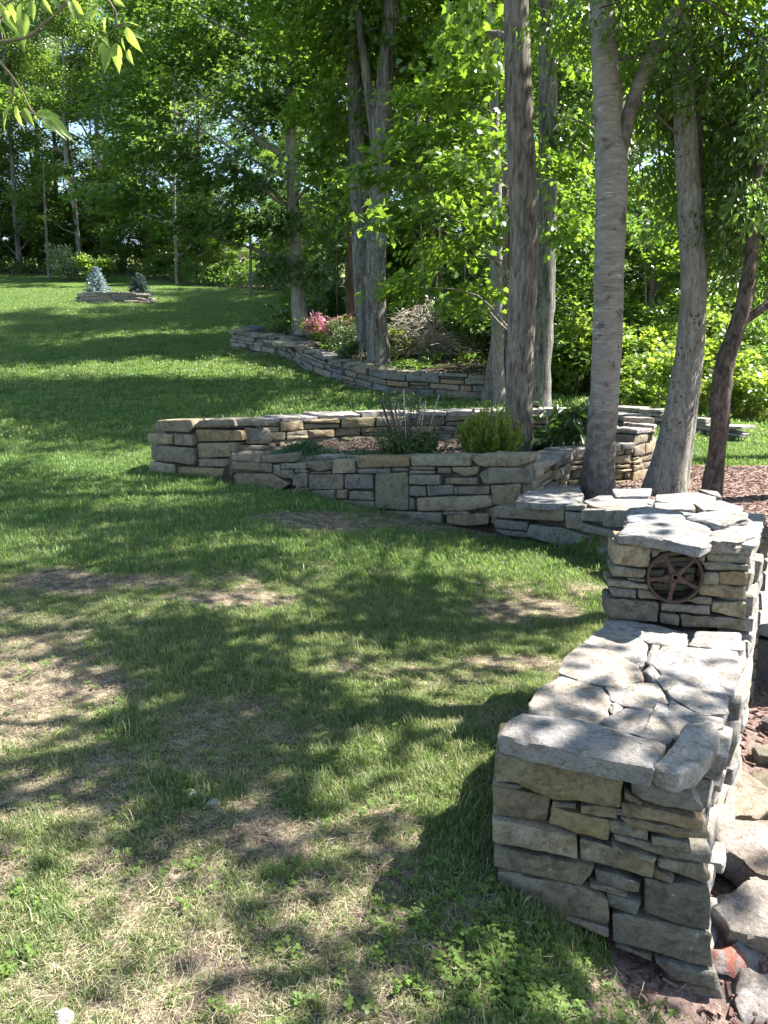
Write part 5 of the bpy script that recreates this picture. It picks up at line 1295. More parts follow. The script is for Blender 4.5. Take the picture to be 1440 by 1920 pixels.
birch = tree('cherry_birch', 'silvery banded trunk forking high up, standing at the low curved wall', None, tk('cherry_birch'), 'bark_birch', [tk('birch_limb')],
     [bl(1170, 40, 8.0, 0.37, .3, 0.22, 247), bl(1060, 60, 8.6, 0.46, .4, 0.30, 323), bl(1330, 60, 8.6, 0.69, .6, 0.42, 798), bl(1260, 190, 9, 0.52, .5, 0.36, 627), bl(1400, 160, 8.6, 0.57, .5, 0.42, 798), bl(1240, 330, 9.4, 0.57, .5, 0.36, 570), bl(1330, 250, 9.0, 0.57, .5, 0.48, 798),
      bl(1420, 330, 8.6, 0.52, .5, 0.48, 798), bl(1240, -60, 8.4, 0.92, .8, 0.48, 988), bl(1390, -60, 8.4, 0.92, .8, 0.48, 988), bl(1190, 110, 9.2, 0.40, .4, 0.30, 380), bl(1340, 370, 9.0, 0.34, .4, 0.42, 456),
      up(8.3, 2.6, 7.6, r=(1.5, 1.4, .7), n=900), up(7.5, 4.3, 8.4, r=(1.5, 1.4, .8), n=900), up(9.2, 3.5, 9.3, r=(1.5, 1.4, .8), n=900), up(8, 1.2, 9.0, r=(1.4, 1.3, .7), n=800), up(8.8, 5.2, 6.8, r=(1.2, 1.2, .7), n=700)],
     'maple', 'oval', 0.085, 9, 28, 0.05, 0.045, 0.5, per=10, spread=0.24, droop=0.55, limb_r=0.016, hang=True)
tree('ash_tree', 'leaning speckled grey trunk with a twin stem beside the mulch', None, tk('lean_grey'), 'bark_spot', [tk('lean_grey_twin')],
     [bl(1290, 180, 9.2, 0.57, .5, 0.36, 570), bl(1220, 60, 9.4, 0.69, .6, 0.36, 665), up(9, 4.6, 8.2, r=(1.5, 1.4, .8), n=800), up(8.2, 3.0, 9.8, r=(1.6, 1.5, .9), n=900), up(9.8, 2.2, 8.2, r=(1.4, 1.4, .7), n=800)], 'maple', 'oval', 0.10, 10, 28, 0.05, 0.04, 0.5, per=10, spread=0.26, droop=0.4, limb_r=0.016, hang=True)
tree('cherry_tree', 'dark crooked cherry trunk with a forked limb at the edge of the mulch', None, tk('dark_cherry'), 'bark_dark', [tk('dark_cherry_limb')],
     [bl(1410, 420, 8.3, 0.40, .4, 0.34, 570), bl(1350, 440, 8.6, 0.34, .4, 0.36, 456), bl(1430, 230, 8.4, 0.46, .4, 0.36, 627), bl(1300, 130, 8.8, 0.46, .4, 0.36, 494), bl(1440, 520, 8.5, 0.29, .3, 0.30, 323), bl(1375, 330, 8.6, 0.40, .4, 0.36, 532), bl(1440, 80, 8.3, 0.57, .5, 0.36, 722),
      bl(1340, 520, 9.0, 0.29, .3, 0.26, 228), bl(1390, 480, 8.8, .3, .4, .3, 300), bl(1330, 450, 9.2, .35, .4, .3, 320), bl(1290, 390, 9.4, .3, .4, .3, 260), bl(1425, 290, 8.6, .4, .4, .3, 420), bl(1340, 320, 9.2, .4, .4, .3, 380), bl(1385, 190, 9.0, .45, .4, .3, 460), bl(1300, 240, 9.4, .4, .4, .3, 360), bl(1430, 560, 8.8, .25, .3, .2, 150), bl(1230, 440, 10.5, .3, .3, .2, 160), bl(1285, 100, 8.0, .35, .25, .35, 420), bl(1300, 195, 8.1, .28, .2, .14, 180), bl(1420, 400, 7.7, .22, .2, .3, 260), bl(1430, 250, 7.7, .25, .2, .3, 260), bl(1435, 110, 7.7, .25, .2, .3, 240), bl(1125, 15, 7.8, .25, .2, .1, 80), up(7.6, 4.9, 6.2, r=(1.0, 1.0, .6), n=700), up(6.6, 4.6, 7.2, r=(1.2, 1.1, .7), n=700)], 'leaf_dark', 'oval', 0.080, 11, 24, 0.05, 0.05, 0.3, per=10, spread=0.22, droop=0.6, limb_r=0.016, hang=True)
# young maple whose sprays hang between the trunks: its larger leaves one by one
sap = tree('young_maple', 'young maple with big lobed leaves spread between the terrace and the thick trunk', None,
           [(2.35, 14.0, 0.35, 0.05), (2.3, 14.0, 2.2, 0.045), (2.15, 13.9, 4.0, 0.035), (2.2, 13.9, 6.5, 0.015)], 'bark_brown', [],
           [bl(850, 330, 13.6, .8, .7, .28, 420), bl(750, 400, 13.4, .7, .6, .25, 380), bl(700, 330, 14, .6, .6, .25, 280), bl(900, 250, 13.8, .7, .7, .3, 380), bl(830, 470, 14.2, .8, .7, .28, 420), bl(770, 270, 14, .7, .6, .3, 360),
            bl(1070, 430, 13.8, .5, .5, .22, 220), bl(1060, 320, 14, .5, .5, .3, 260), bl(905, 420, 13.8, .5, .5, .25, 240), bl(800, 170, 14.5, .8, .8, .4, 420), bl(910, 120, 14, .7, .7, .4, 360), bl(760, 540, 15, .7, .6, .25, 320), bl(880, 560, 15, .6, .6, .25, 260)], 'maple', 'maple', 0.125, 12, 10, 0.15, 0.03, 0.2, per=9, spread=0.30, droop=0.35)
lm = leaves_mesh('leaf', np.zeros((1, 3)), np.array([[1.0, 0, 0]]), np.array([[0, 0, 1.0]]), np.array([1.0]), 'maple')
lm.materials.append(M['maple'])
def leaf_parts(root, pos, dirs, nrms, sizes, me, name='leaf'):
    for p, d, n_, s_ in zip(pos, dirs, nrms, sizes):
        x = Vector(d).normalized(); z = Vector(n_); z = (z - x * z.dot(x)).normalized(); y = z.cross(x)
        m = Matrix((x, y, z)).transposed().to_4x4() @ Matrix.Scale(s_, 4)
        m.translation = Vector(p) - root.location
        o = bpy.data.objects.new(name, me)
        o.matrix_local = m
        link(o, root)
g = np.random.default_rng(77)
p, d, nn = spray_points([bl(720, 410, 12.4, .5, .3, .14, 60), bl(850, 300, 12.6, .6, .3, .18, 90), bl(930, 280, 12.4, .35, .3, .2, 50), bl(880, 380, 12.6, .4, .3, .16, 50), bl(1075, 395, 12.6, .2, .2, .12, 24)], g, 8, .26, .4)
leaf_parts(sap, p, d, nn, 0.13 * g.uniform(.7, 1.25, len(p)), lm)

# cherry whose bough hangs into the upper corner: every leaf its own part
ch = thing('bough_tree', 'leafy bough with long pointed yellow-green leaves hanging in from above', 'tree', (-3.0, 2.2, gz(-3.0, 2.2)))
ts = TubeSet()
ts.add([(-3.0, 2.2, gz(-3, 2.2) - .2, .13), (-2.98, 2.2, 1.0, .11), (-3.05, 2.25, 2.4, .1), (-3.0, 2.3, 4.0, .08), (-2.9, 2.3, 6.0, .04)], 16, 0.1, 0.04, 5, 0.4)
ts.build('trunk', 'bark_dark', ch, ch.location)
ts = TubeSet()
ts.add([(-3.03, 2.25, 1.9, .05), (-2.2, 2.22, 2.52, .02), (-1.5, 2.24, 2.56, .009), (-1.05, 2.25, 2.445, .006)], 8, 0.08, 0.03, 6)
for k, tw in enumerate(TWIGS):
    tt = np.array(tw) / 1000.0
    ts.add(np.c_[tt, np.linspace(0.0045, 0.0014, len(tt))], 6, 0.02)
ts.build('bough', 'stem', ch, ch.location)
def long_leaf_mesh():
    V, F = [], []
    N = 10
    for i in range(N + 1):
        f = i / N
        w = 0.18 * (math.sin(math.pi * min(1, f * 1.06 + 0.0) ** 0.72) ** 0.9 if f < 0.94 else 0.0) * (1 - 0.35 * f) * 1.25
        zc = -0.10 * f * f
        for j, yy in enumerate((-1, -0.5, 0, 0.5, 1)):
            V.append((f, yy * w, zc + 0.07 * abs(yy) * min(1, w * 5) + 0.012 * math.sin(f * 21 + j)))
    for i in range(N):
        for j in range(4):
            F.append((i * 5 + j, i * 5 + j + 1, (i + 1) * 5 + j + 1, (i + 1) * 5 + j))
    r = []
    for q in range(3):
        me = raw_mesh('leaf', V, F, True)
        a = me.attributes.new('rnd', 'FLOAT', 'POINT'); a.data.foreach_set('value', np.full(len(V), 0.2 + 0.35 * q, np.float32))
        me.materials.append(M['leaf_hang'])
        r.append(me)
    return r
LLM = long_leaf_mesh()
for k, (a, b) in enumerate(LEAVES):
    a = np.array(a) / 1000.0; b = np.array(b) / 1000.0
    dv = b - a
    nv = np.array([g.uniform(-0.9, 0.9), -0.75, g.uniform(0.1, 0.9)])
    leaf_parts(ch, [a], [dv], [nv], [np.linalg.norm(dv)], LLM[k % 3])
crown(ch, [((-3.2, 2.6, 4.6), (1.3, 1.2, .8), 500), ((-2.6, 1.4, 5.6), (1.2, 1.1, .8), 450), ((-3.6, 3.2, 5.4), (1.2, 1.1, .8), 450)], 'leaf_hang', 'narrow', 0.1, seed=15, droop=.5)

# shade trees standing beyond the mulch, and woodland round the lawn
def woodland_kind(seed, H, r0, crown_r, z0, nl, leafsize, mat, bark, nblob=30):
    """trunk and crown meshes of a free-standing woodland tree, base at the origin"""
    g = np.random.default_rng(seed)
    ts = TubeSet()
    T = np.array([(0, 0, -0.3, r0 * 1.15), (0.05, 0, H * .2, r0 * .9), (g.normal(0, .2), g.normal(0, .2), H * .5, r0 * .65), (g.normal(0, .4), g.normal(0, .4), H * .8, r0 * .3), (0, 0, H, .02)])
    ts.add(T, 10, 0.5, 0.05, seed, 0.4)
    blobs = []
    C = catmull(T, 0.4)
    for k in range(nblob):
        z = z0 + (H - z0) * g.random() ** 0.9
        f = (z - z0) / (H - z0)
        rr = crown_r * (0.55 + 0.6 * math.sin(math.pi * min(1, f * 0.85 + 0.15))) * g.uniform(0.35, 1.0)
        a = g.uniform(0, 6.283)
        c = np.array([rr * math.cos(a), rr * math.sin(a), z])
        s_ = g.uniform(0.8, 1.35) * crown_r * 0.33
        blobs.append((c, (s_, s_, s_ * 0.5), nl // nblob))
        q = C[np.argmin(np.abs(C[:, 2] - (z - rr * 0.5)))]
        ts.add(limb_to(q[:3], c, min(0.07, q[3] * .5), 0.01, 0.05, g), 5, 0.5)
    V = np.concatenate(ts.V)
    tm_ = fast_mesh('trunk', V, np.concatenate(ts.L), np.concatenate(ts.S), True)
    tm_.materials.append(M[bark])
    p, d, n_ = spray_points(blobs, g, 12, 0.5, 0.25, (0, 0, z0))
    cm = leaves_mesh('crown', p, d, n_, leafsize * g.uniform(.65, 1.3, len(p)), 'diamond' if leafsize > .17 else 'star', g)
    cm.materials.append(M[mat])
    return tm_, cm
KIND = [woodland_kind(501, 18, .19, 3.6, 1.0, 20000, .19, 'leaf_far', 'bark_grey'), woodland_kind(502, 16, .15, 3.2, 0.9, 18000, .19, 'leaf_dark', 'bark_brown'),
        woodland_kind(503, 19, .22, 4.0, 1.8, 20000, .20, 'leaf_far', 'bark_pale'), woodland_kind(504, 11, .11, 2.6, 0.5, 13000, .17, 'maple', 'bark_brown')]
SHADE = woodland_kind(505, 9.2, .14, 2.1, 4.7, 3900, .11, 'maple', 'bark_grey', 13)
def wood_tree(kind, x, y, s, rz, label, group, name='woodland_tree', sz=1.0):
    root = thing(name, label, 'tree', (x, y, gz(x, y)), group, rz)
    for nm, me in zip(('trunk', 'crown'), kind):
        o = bpy.data.objects.new(nm, me)
        o.scale = (s, s, s * sz)
        if nm == 'crown': o['kind'] = 'stuff'
        link(o, root)
    return root
SHADE_LABELS = ['shade tree beyond the mulch path, level with the middle of the lawn', 'shade tree beyond the mulch path beside the dark cherry', 'small shade tree standing close behind the camera side of the path', 'shade tree beyond the near wall end', 'shade tree on the grass beyond the raised bed']
SHADES = [(3.5, 5.7, .95, 0.3), (4.7, 8.3, 1.0, 2.1), (3.6, 1.2, .85, 4.0), (2.35, 3.75, .85, 1.2), (6.6, 11.4, 1.15, 5.0)]
WOODS = []
g = np.random.default_rng(91)
for r_ in range(3):
    for x in np.arange(-54, -4, 4.6):
        xx = x + g.uniform(-1.8, 1.8) + 2.6 * (r_ % 2)
        near_ = xx > -14
        WOODS.append((xx, float(lawn_edge_y(xx)) + 2.5 + 6.5 * r_ + g.uniform(-1.5, 1.5) + (9 if near_ and r_ else 0), int(g.integers(0, 3)), g.uniform(1.1, 1.3) + (.2 if not near_ else 0) - (.75 if near_ and not r_ else 0)))
for x in np.arange(-44, -5, 3.1):
    xx = x + g.uniform(-1, 1)
    for q in range(2): WOODS.append((xx + q * 1.5, float(lawn_edge_y(xx)) + g.uniform(2.0, 4.0) + 3.5 * q, 3, g.uniform(.4, .62) if xx > -22 else g.uniform(.5, .85)))
WOODS += [(-1.6, 35.5, 1, .95), (-2.6, 41, 0, .9), (-3.6, 47, 3, .8), (1.6, 37, 0, 1.1), (1.4, 44, 1, 1.0), (4.2, 41, 2, .95), (4.0, 49, 0, 1), (0.4, 53, 2, .9), (7.0, 47, 1, 1.05), (6.5, 56, 0, 1.1), (10, 56, 2, 1.1), (-4, 66, 0, 1.1), (15, 62, 0, 1.1), (20, 66, 1, 1.1)]
RIGHT_WOODS = [(5.2, 18.4, 1, .9), (8.6, 29.5, 0, 1.1), (1.8, 30, 3, 1.2), (9.6, 26.0, 1, .85), (6.2, 30.5, 0, .9), (3.6, 34, 0, 1.25), (7.6, 27, 1, .85), (9.0, 34, 2, .9), (12.0, 40, 0, .95), (14.5, 33, 3, .9), (17, 44, 1, .9), (10.5, 22.5, 3, .75), (13.5, 25.5, 3, .8), (7.2, 21.5, 3, .7), (2.6, 38.5, 2, 1.0), (5.0, 45, 1, 1.1)]
for k, (x, y, s, rz) in enumerate(SHADES):
    wood_tree(SHADE, x, y, s, rz, SHADE_LABELS[k], 'shade trees beside the mulch path', 'shade_tree')
EDGE_LABEL = ['tall grey-barked tree in the dense wood behind the lawn', 'brown-barked dark leafy tree in the wood behind the lawn', 'tall pale-barked tree in the wood behind the lawn', 'low bushy young tree along the wood edge behind the lawn']
EDGE_GROUP = ['grey-barked trees of the wood behind the lawn', 'brown-barked trees of the wood behind the lawn', 'pale-barked trees of the wood behind the lawn', 'young trees along the wood edge']
k = 0
g = np.random.default_rng(91)
for (x, y, kd, s) in WOODS:
    wood_tree(KIND[kd], x, y, s * g.uniform(.92, 1.1), g.uniform(0, 6.28), EDGE_LABEL[kd], EDGE_GROUP[kd], sz=g.uniform(.92, 1.1))
for (x, y, kd, s) in RIGHT_WOODS:
    wood_tree(KIND[kd], x, y, s, g.uniform(0, 6.28), ['tall grey-barked', 'dark brown-barked', 'pale-barked', 'young bushy'][kd] + ' tree in the thicket between the terrace and the meadow', ['grey', 'brown', 'pale', 'young'][kd] + ' trees of the thicket by the meadow', sz=g.uniform(.92, 1.1))

# ---------------------------------------------------------------- shrubs and flowers
def bush(name, label, loc, rad, n, mat, tm, size, seed, group=None, stems=6, per=10, spread=.2, droop=.1, cat='shrub'):
    g = np.random.default_rng(seed)
    root = thing(name, label, cat, loc, group)
    loc = np.array(loc)
    blobs = []
    for k in range(max(3, stems)):
        a = g.uniform(0, 6.283); rr = g.uniform(0.15, 0.75)
        c = loc + np.array([rad[0] * rr * math.cos(a), rad[1] * rr * math.sin(a), rad[2] * g.uniform(0.35, 1.5)])
        blobs.append((c, np.array(rad) * np.array([.5, .5, .42]), n // max(3, stems)))
    ts = TubeSet()
    for c, _, _ in blobs:
        ts.add(limb_to(loc + g.normal(0, .05, 3) * np.array([1, 1, 0]) + np.array([0, 0, -.05]), c, 0.014 * max(rad), 0.006 * max(rad), .1, g), 5, .15)
    ts.build('stems', 'stem', root, loc)
    crown(root, blobs, mat, tm, size, 'foliage', seed, per, spread, droop, centre=tuple(loc))
    return root
BR_L = ['sunlit shrub between the thick brown trunk and the silvery trunk, behind the raised bed', 'taller sunlit shrub seen just beside the silvery trunk', 'sunlit shrub between the silvery trunk and the leaning trunk, near the tumbled wall', 'tall sunlit shrub behind the leaning grey trunk',
        'sunlit shrub between the leaning trunk and the dark cherry trunk', 'sunlit shrub beyond the dark cherry trunk', 'big yellow-green shrub deeper in the thicket behind the grey ridged trunk', 'biggest yellow-green shrub of the thicket, behind the smaller sunlit ones', 'low shrub at the foot of the thicket by the upper end of the tumbled wall',
        'low shrub at the foot of the thicket by the lower end of the tumbled wall', 'sunlit shrub at the meadow edge of the thicket']
DK_L = ['dark shrub directly behind the brush pile', 'dark shrub beside the slender blotchy trunk', 'broad dark shrub behind the forked maple', 'tall dark shrub deep behind the brush pile', 'small dark shrub behind the terrace wall end', 'dark shrub between the pale maple and the reddish trunk', 'dark shrub behind the pale maple foot']
SP_L = ['thin sapling stem rising over the brush pile', 'thin leaning sapling behind the brush pile', 'thin sapling between the brush pile and the slender blotchy trunk', 'thin sapling between the pale maple and the forked maple', 'dark slim trunk at the end of the fern bank beside the pale maple', 'slim trunk at the wood edge behind the pale silvery shrub',
        'slim straight trunk above the pale silvery shrub', 'slim trunk at the wood edge beyond the dark spruce', 'thin sapling between the thick brown trunk and the silvery trunk', 'thin sapling seen between the silvery trunk and the leaning trunk']
BR = [(4.5, 18.6, 1.1), (5.5, 19.8, 1.3), (6.5, 18.9, 1.2), (7.5, 20.2, 1.4), (8.7, 19.4, 1.3), (9.8, 21.5, 1.4), (5.0, 23.0, 1.6), (7.2, 24.0, 1.7), (6.0, 16.8, 0.8), (7.9, 16.9, 0.9), (11.2, 23.5, 1.5)]
for k, (x, y, s) in enumerate(BR):
    bush('sunlit_shrub', BR_L[k], (x, y, gz(x, y)), (s, s, s * 0.95), int(1700 * s * s) + 700, 'leaf_bright' if k % 3 != 1 else 'leaf_far', 'star', 0.12, 600 + k, 'sunlit shrubs of the thicket', 8, 10, .28)
DK = [(2.4, 21.5, 0.9), (3.4, 22.5, 1.1), (1.3, 24.5, 1.2), (2.8, 25.5, 1.3), (3.6, 19.3, 0.7), (-0.6, 30, 1.3), (-2.2, 31.5, 1.2)]
for k, (x, y, s) in enumerate(DK):
    bush('undergrowth_shrub', DK_L[k], (x, y, gz(x, y)), (s, s, s * 1.0), int(1500 * s * s) + 500, 'leaf_dark', 'star', 0.12, 620 + k, 'dark shrubs behind the terrace bed', 7, 10, .28)

# fern and bramble bank along the lawn's upper edge
g = np.random.default_rng(640)
blobs = []
for x in np.arange(-42, -3.5, 0.6):
    y = float(lawn_edge_y(x)) + 0.4
    low = 1.1 if x > -15 else 1.3
    for q in range(3):
        xx, yy = x + g.uniform(-.4, .4), y + q * 1.0 + g.uniform(-.3, .3)
        blobs.append(((xx, yy, gz(xx, yy) + low * (0.45 + 0.30 * q)), (.55, .6, .42 * low + .12 * q), 150))
for yy in np.arange(27.5, 53, 0.6):
    x = float(np.interp(yy, [26.5, 33, 45, 53], [-3.9, -4.2, -5.4, -6.2]))
    for q in range(2):
        xx = x + 0.4 + q * 0.9 + g.uniform(-.3, .3)
        blobs.append(((xx, yy, gz(xx, yy) + 0.35 + 0.25 * q), (.5, .55, .36), 110))
o = crown(None, blobs, 'leaf_dark', 'diamond', 0.2, 'fern_bank', 641, 10, .3, .1)
tag(o, 'bank of dark ferns and brambles along the upper edge of the lawn', 'undergrowth', None, 'stuff')
for k, (px, py, d, s, lab) in enumerate(((130, 520, 66, 2.1, 'pale silvery green shrub in sun at the wood edge'), (178, 512, 64, 1.3, 'small yellow-green shrub beside the pale silvery one'))):
    p = at(px, py, d); p[2] = gz(p[0], p[1])
    bush('edge_shrub', lab, tuple(p), (s, s, s * .85), 2600, 'leaf_silver' if k == 0 else 'leaf_bright', 'diamond', .22, 650 + k, None, 9, 10, .35)

# two spruces of the island bed
def spruce(name, label, loc, h, rad, mat, seed):
    g = np.random.default_rng(seed)
    root = thing(name, label, 'spruce', loc, 'young spruces in the island bed')
    ts = TubeSet()
    ts.add([(*loc[:2], loc[2] - .1, .05), (loc[0], loc[1], loc[2] + h, .008)], 8, .2)
    P, D, N_, S_ = [], [], [], []
    z = 0.08
    while z < h * 0.97:
        f = z / h
        L = rad * (1 - f) ** 0.85 + 0.05
        nb = int(5 + 6 * (1 - f))
        a0 = g.uniform(0, 6.28)
        for k in range(nb):
            a = a0 + 6.283 * k / nb + g.normal(0, .15)
            l = L * g.uniform(.8, 1.12)
            dirv = np.array([math.cos(a), math.sin(a), 0.18 + 0.5 * f])
            b0 = np.array([loc[0], loc[1], loc[2] + z])
            e = b0 + dirv * l
            ts.add([(*b0, .012), (*e, .003)], 4, .3)
            m = int(16 + 46 * l)
            t = g.uniform(0.12, 1.0, m)
            base = b0 + dirv * l * t[:, None] + g.normal(0, .02, (m, 3))
            side = np.array([-math.sin(a), math.cos(a), 0])
            dd = dirv * 0.7 + side * g.choice([-1, 1], m)[:, None] * g.uniform(.4, 1.1, m)[:, None] + g.normal(0, .3, (m, 3))
            P.append(base); D.append(dd); N_.append(g.normal(0, .4, (m, 3)) + np.array([0, 0, 1])); S_.append(g.uniform(.07, .15, m) * (0.6 + .5 * (1 - f)))
        z += h * g.uniform(.055, .08)
    ts.build('trunk', 'bark_brown', root, loc)
    P = np.concatenate(P); c = P.mean(0)
    o = put('needles', leaves_mesh('needles', P - c, np.concatenate(D), np.concatenate(N_), np.concatenate(S_), 'diamond', g), M[mat], root, c)
    o['kind'] = 'stuff'
zi = zt - 0.05
spruce('spruce_tree', 'pale silvery blue young spruce in the island bed', (IX - 0.95, IY, zi), 1.62, .72, 'needle_blue', 661)
spruce('spruce_tree', 'dark blue-green young spruce in the island bed', (IX + 1.35, IY + .1, zi - .05), 1.35, .68, 'needle_dark', 662)

# raised bed planting
def soil(px, py, d):
    p = at(px, py, d)
    return (p[0], p[1], gz(p[0], p[1]))
def upright(name, label, loc, n, h, spread, mat, tm, size, seed, leaf_n=26, cat='shrub', taper=True, lean=.45):
    """many upright sprays from one foot"""
    g = np.random.default_rng(seed)
    root = thing(name, label, cat, loc)
    loc = np.array(loc)
    ts = TubeSet()
    P, D, N_, S_ = [], [], [], []
    for k in range(n):
        a = g.uniform(0, 6.283); r_ = spread * math.sqrt(g.random())
        b = loc + np.array([math.cos(a) * r_ * .35, math.sin(a) * r_ * .35, -.02])
        hh = h * g.uniform(.6, 1.05) * (1 - .45 * (r_ / spread) ** 2)
        e = loc + np.array([math.cos(a) * r_, math.sin(a) * r_, hh])
        e[:2] += g.normal(0, .03, 2)
        mid = b + (e - b) * .5 + np.array([math.cos(a), math.sin(a), 0]) * spread * .08
        ts.add([(*b, .006), (*mid, .004), (*e, .0015)], 4, .08)
        t = g.uniform(.15, 1.0, leaf_n)
        base = np.where(t[:, None] < .5, b + (mid - b) * (t[:, None] * 2), mid + (e - mid) * (t[:, None] * 2 - 1))
        ax_ = unit((e - b)[None])[0]
        dd = ax_ * g.uniform(.5, 1.2, (leaf_n, 1)) + g.normal(0, lean, (leaf_n, 3))
        P.append(base); D.append(dd); N_.append(g.normal(0, 1, (leaf_n, 3))); S_.append(size * g.uniform(.6, 1.25, leaf_n) * (1.1 - .5 * t if taper else 1))
    ts.build('stems', 'stem', root, loc)
    P = np.concatenate(P); c = P.mean(0)
    o = put('foliage', leaves_mesh('foliage', P - c, np.concatenate(D), np.concatenate(N_), np.concatenate(S_), tm, g), M[mat], root, c)
    o['kind'] = 'stuff'
    return root
upright('evergreen_shrub', 'feathery lime green evergreen shrub at the foot of the thick brown trunk', soil(918, 852, 8.75), 120, .70, .37, 'leaf_lime', 'narrow', .085, 671, 60, lean=.32)
bush('broadleaf_shrub', 'dark big-leaved shrub between the thick trunk and the silvery trunk', soil(1058, 845, 9.6), (.45, .38, .36), 560, 'leaf_gloss', 'oval', .15, 672, None, 8, 7, .16, .35)
sal = upright('salvia_plant', 'salvia with tall faded flower spikes in the middle of the raised bed', soil(768, 852, 8.95), 95, .50, .42, 'leaf_gloss', 'narrow', .085, 673, 24, 'flower', True, .8)
g = np.random.default_rng(674)
sl_ = np.array(sal.location)
for k in range(38):
    a = g.uniform(0, 6.283); r_ = .34 * math.sqrt(g.random())
    b = sl_ + np.array([math.cos(a) * r_ * .6, math.sin(a) * r_ * .6, .2])
    e = sl_ + np.array([math.cos(a) * r_ * 1.15, math.sin(a) * r_, g.uniform(.52, .84)])
    ts = TubeSet()
    ts.add([(*b, .003), (*e, .0022)], 4, .2)
    for q in range(9):
        f = 0.45 + .55 * q / 9
        c = b + (e - b) * f
        ts.add([(*c, .0075), (*(c + (e - b) * .022), .010), (*(c + (e - b) * .042), .005)], 5, .02)
    ts.build('flower_spike', 'bloom_purple' if k % 4 else 'twig', sal, sl_)
def mat_plant(name, label, c, rad, n, mat, seed, size=.035, h=.12):
    g = np.random.default_rng(seed)
    m = n
    u = g.normal(size=(m, 2)) * np.array(rad) * .5
    P = np.c_[c[0] + u[:, 0], c[1] + u[:, 1], np.zeros(m)]
    hump = h * np.exp(-((u[:, 0] / rad[0]) ** 2 + (u[:, 1] / rad[1]) ** 2) * 1.4) 
    P[:, 2] = c[2] + hump * g.uniform(.25, 1.0, m) + .005
    D = np.c_[g.normal(0, 1, (m, 2)), g.uniform(.1, 1.2, m)]
    cc = P.mean(0)
    o = put(name, leaves_mesh(name, P - cc, D, np.c_[g.normal(0, .5, (m, 2)), np.ones(m)], size * g.uniform(.6, 1.3, m), 'narrow', g), M[mat], None, cc)
    return tag(o, label, 'plant')
mat_plant('creeping_plant', 'low creeping green mat plant behind the corner of the raised bed front', soil(572, 848, 9.35), (.36, .26), 2600, 'leaf_creep', 681, .045, .17)
mat_plant('creeping_plant', 'low creeping mat plant spread in front of the salvia', soil(690, 850, 8.95), (.46, .20), 2600, 'leaf_creep', 682, .04, .10)
mat_plant('creeping_plant', 'small creeping mat plant between the salvia and the lime shrub', soil(848, 850, 8.6), (.30, .16), 1500, 'leaf_creep', 683, .04, .09)

# terrace bed planting
def tsoil(px, py, d):
    p = at(px, py, d)
    return (p[0], p[1], gz(p[0], p[1]))
az = bush('azalea_shrub', 'pink flowering azalea at the corner of the terrace wall', tsoil(618, 662, 23.2), (.80, .6, .50), 2200, 'leaf_lime', 'oval', .09, 691, None, 7, 8, .16, .1, 'flower')
al = np.array(az.location)
crown(az, [((al[0] - .42, al[1] - .2, al[2] + .66), (.36, .3, .32), 420), ((al[0] + .05, al[1] - .25, al[2] + .58), (.42, .3, .32), 360), ((al[0] + .5, al[1] - .15, al[2] + .66), (.30, .3, .26), 220)], 'bloom_pink', 'oval', .085, 'blossoms', 692, 6, .1, -.2)
bush('flowering_shrub', 'pale yellow-green airy shrub in sun beside the pink azalea', tsoil(655, 662, 22.4), (.72, .5, .50), 2000, 'leaf_silver', 'oval', .08, 693, None, 6, 8, .16)
bush('golden_shrub', 'small golden green shrub right of the forked maple foot', tsoil(742, 672, 21.2), (.50, .4, .46), 1300, 'leaf_lime', 'oval', .085, 694, None, 6, 8, .15)
bush('broadleaf_shrub', 'dark spreading shrub on the terrace wall left of the forked maple', tsoil(655, 690, 20.7), (.55, .42, .26), 1300, 'leaf_gloss', 'oval', .085, 695, None, 6, 8, .16)
upright('yellow_shrub', 'tall thin yellow-green shrub behind the azalea', tsoil(665, 640, 24.5), 26, 1.0, .34, 'leaf_silver', 'oval', .08, 696, 26)
bush('terrace_plant', 'leafy plant on the terrace wall wing at the pale maple foot', tsoil(520, 640, 26.2), (.6, .4, .28), 900, 'leaf_far', 'oval', .08, 697, None, 6, 8, .15)
mat_plant('creeping_plant', 'low dark mat plant on the terrace wall right of the forked maple', tsoil(765, 705, 19.6), (.6, .35), 1500, 'leaf_far', 698, .06, .2)
o = mat_plant('blue_flowers', 'small blue flowers on top of the terrace wall wing', tuple(np.array(tsoil(480, 625, 26.6)) + np.array([0, 0, .1])), (.6, .25), 420, 'bloom_blue', 699, .06, .12)
# brush pile
g = np.random.default_rng(711)
bp = tsoil(782, 680, 21.6)
root = thing('brush_pile', 'tangled heap of cut dry branches behind the terrace wall', 'brush pile', bp)
ts = TubeSet()
for k in range(360):
    a = g.uniform(0, 6.283); el = g.normal(.25, .35)
    L_ = g.uniform(.35, 1.3)
    c = np.array(bp) + np.array([g.normal(0, .68), g.normal(0, .35), 0])
    hgt = 1.45 * math.exp(-((c[0] - bp[0]) / .95) ** 2)
    c[2] += g.uniform(0.02, 1) * hgt
    d_ = np.array([math.cos(a) * math.cos(el), .6 * math.sin(a) * math.cos(el), math.sin(el)]) * L_ / 2
    m = c + g.normal(0, .07, 3)
    r_ = g.uniform(.006, .014)
    p0, p1 = c - d_, c + d_
    p0[2] = max(p0[2], bp[2] + .02)
    ts.add([(*p0, r_), (*m, r_ * .8), (*p1, r_ * .35)], 4, .25)
o = ts.build('twigs', 'twig', root, bp); o['kind'] = 'stuff'
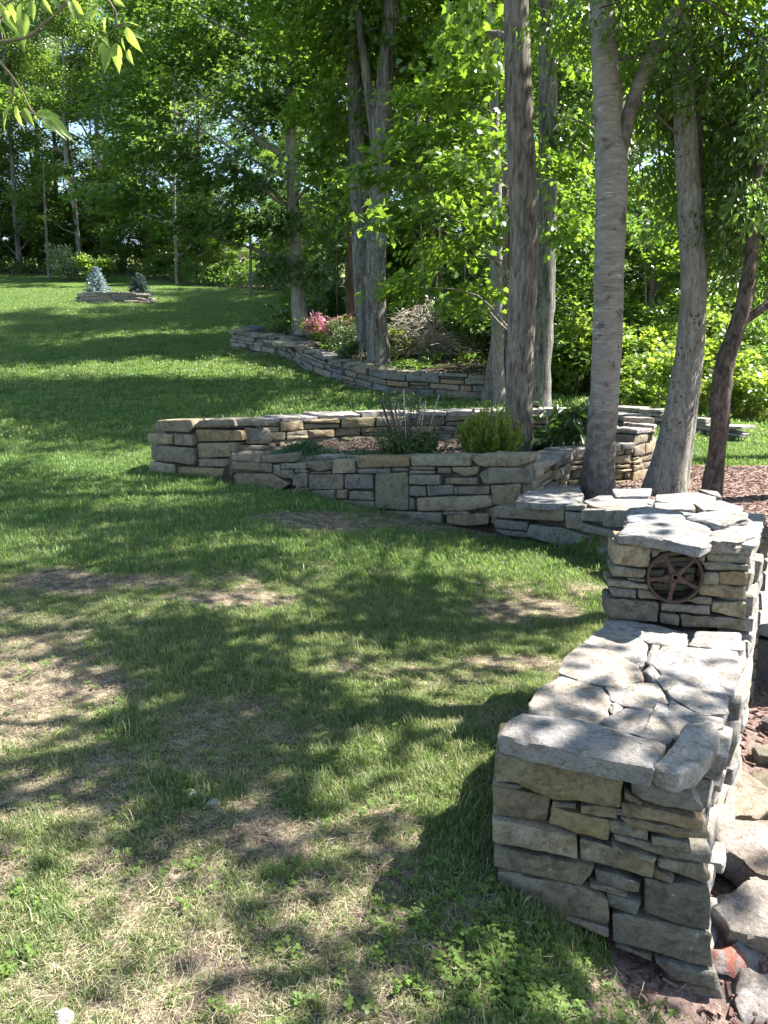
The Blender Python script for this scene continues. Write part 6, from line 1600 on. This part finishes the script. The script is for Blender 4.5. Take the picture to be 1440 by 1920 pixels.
for k in range(9):
    a = g.uniform(-.6, .6)
    c = np.array(bp) + np.array([g.normal(0, .4), g.normal(0, .25) - .2, g.uniform(.2, .75)])
    d_ = np.array([math.cos(a), .3 * g.normal(), math.sin(a) + .2]) * g.uniform(.5, .8)
    t1 = TubeSet()
    t1.add([(*(c - d_), .024), (*(c + g.normal(0, .05, 3)), .02), (*(c + d_), .010)], 6, .15)
    t1.build('stick', 'twig', root, bp)
# saplings and thin stems among the trees
for k, (px, py, d, h, lean) in enumerate(((812, 700, 21, 5.0, .2), (795, 660, 26, 6.0, -.3), (866, 690, 23, 5.5, .1), (632, 610, 30, 7, .2), (470, 545, 50, 9, .3), (90, 500, 70, 10, .4), (152, 505, 72, 11, 0), (330, 515, 60, 10, .4), (1120, 720, 18, 4, .3), (1210, 740, 20, 5, -.4))):
    x, y, z = tsoil(px, py, d)
    g2 = np.random.default_rng(720 + k)
    r_ = (.03 if d < 40 else .11)
    lab = SP_L[k]
    tree('sapling' if d < 40 else 'slim_tree', lab, 'thin saplings behind the terrace bed' if d < 40 else 'slim trunks along the wood edge', [(x, y, z, r_), (x + lean * .4, y, z + h * .5, r_ * .8), (x + lean, y, z + h, r_ * .4)], 'bark_brown', [],
         [((x + lean, y, z + h), (1.0, 1.0, .5), 260), ((x + lean - .5, y, z + h * .8), (.8, .8, .4), 200)], 'leaf_dark', 'star', .13 if d < 40 else .2, 730 + k, 8, .3, .04, .2)

# low leafy cover over the terrace bed and the wood's floor
g = np.random.default_rng(801)
blobs = []
for k in range(420):
    y = g.uniform(18.2, 34); x = g.uniform(-3.4, 4.6)
    if sdist(np.array([x]), np.array([y]), TERR_POLY)[0] < 0.35: continue
    if y < 21 and g.random() < .35: continue
    blobs.append(((x, y, gz(x, y) + .12), (.35, .35, .13 + .10 * (y > 25)), 36))
o = crown(None, blobs, 'leaf_dark', 'oval', .11, 'ground_cover', 802, 9, .2, .1)
tag(o, 'low leafy ground cover in the shade of the terrace bed', 'ground cover', None, 'stuff')
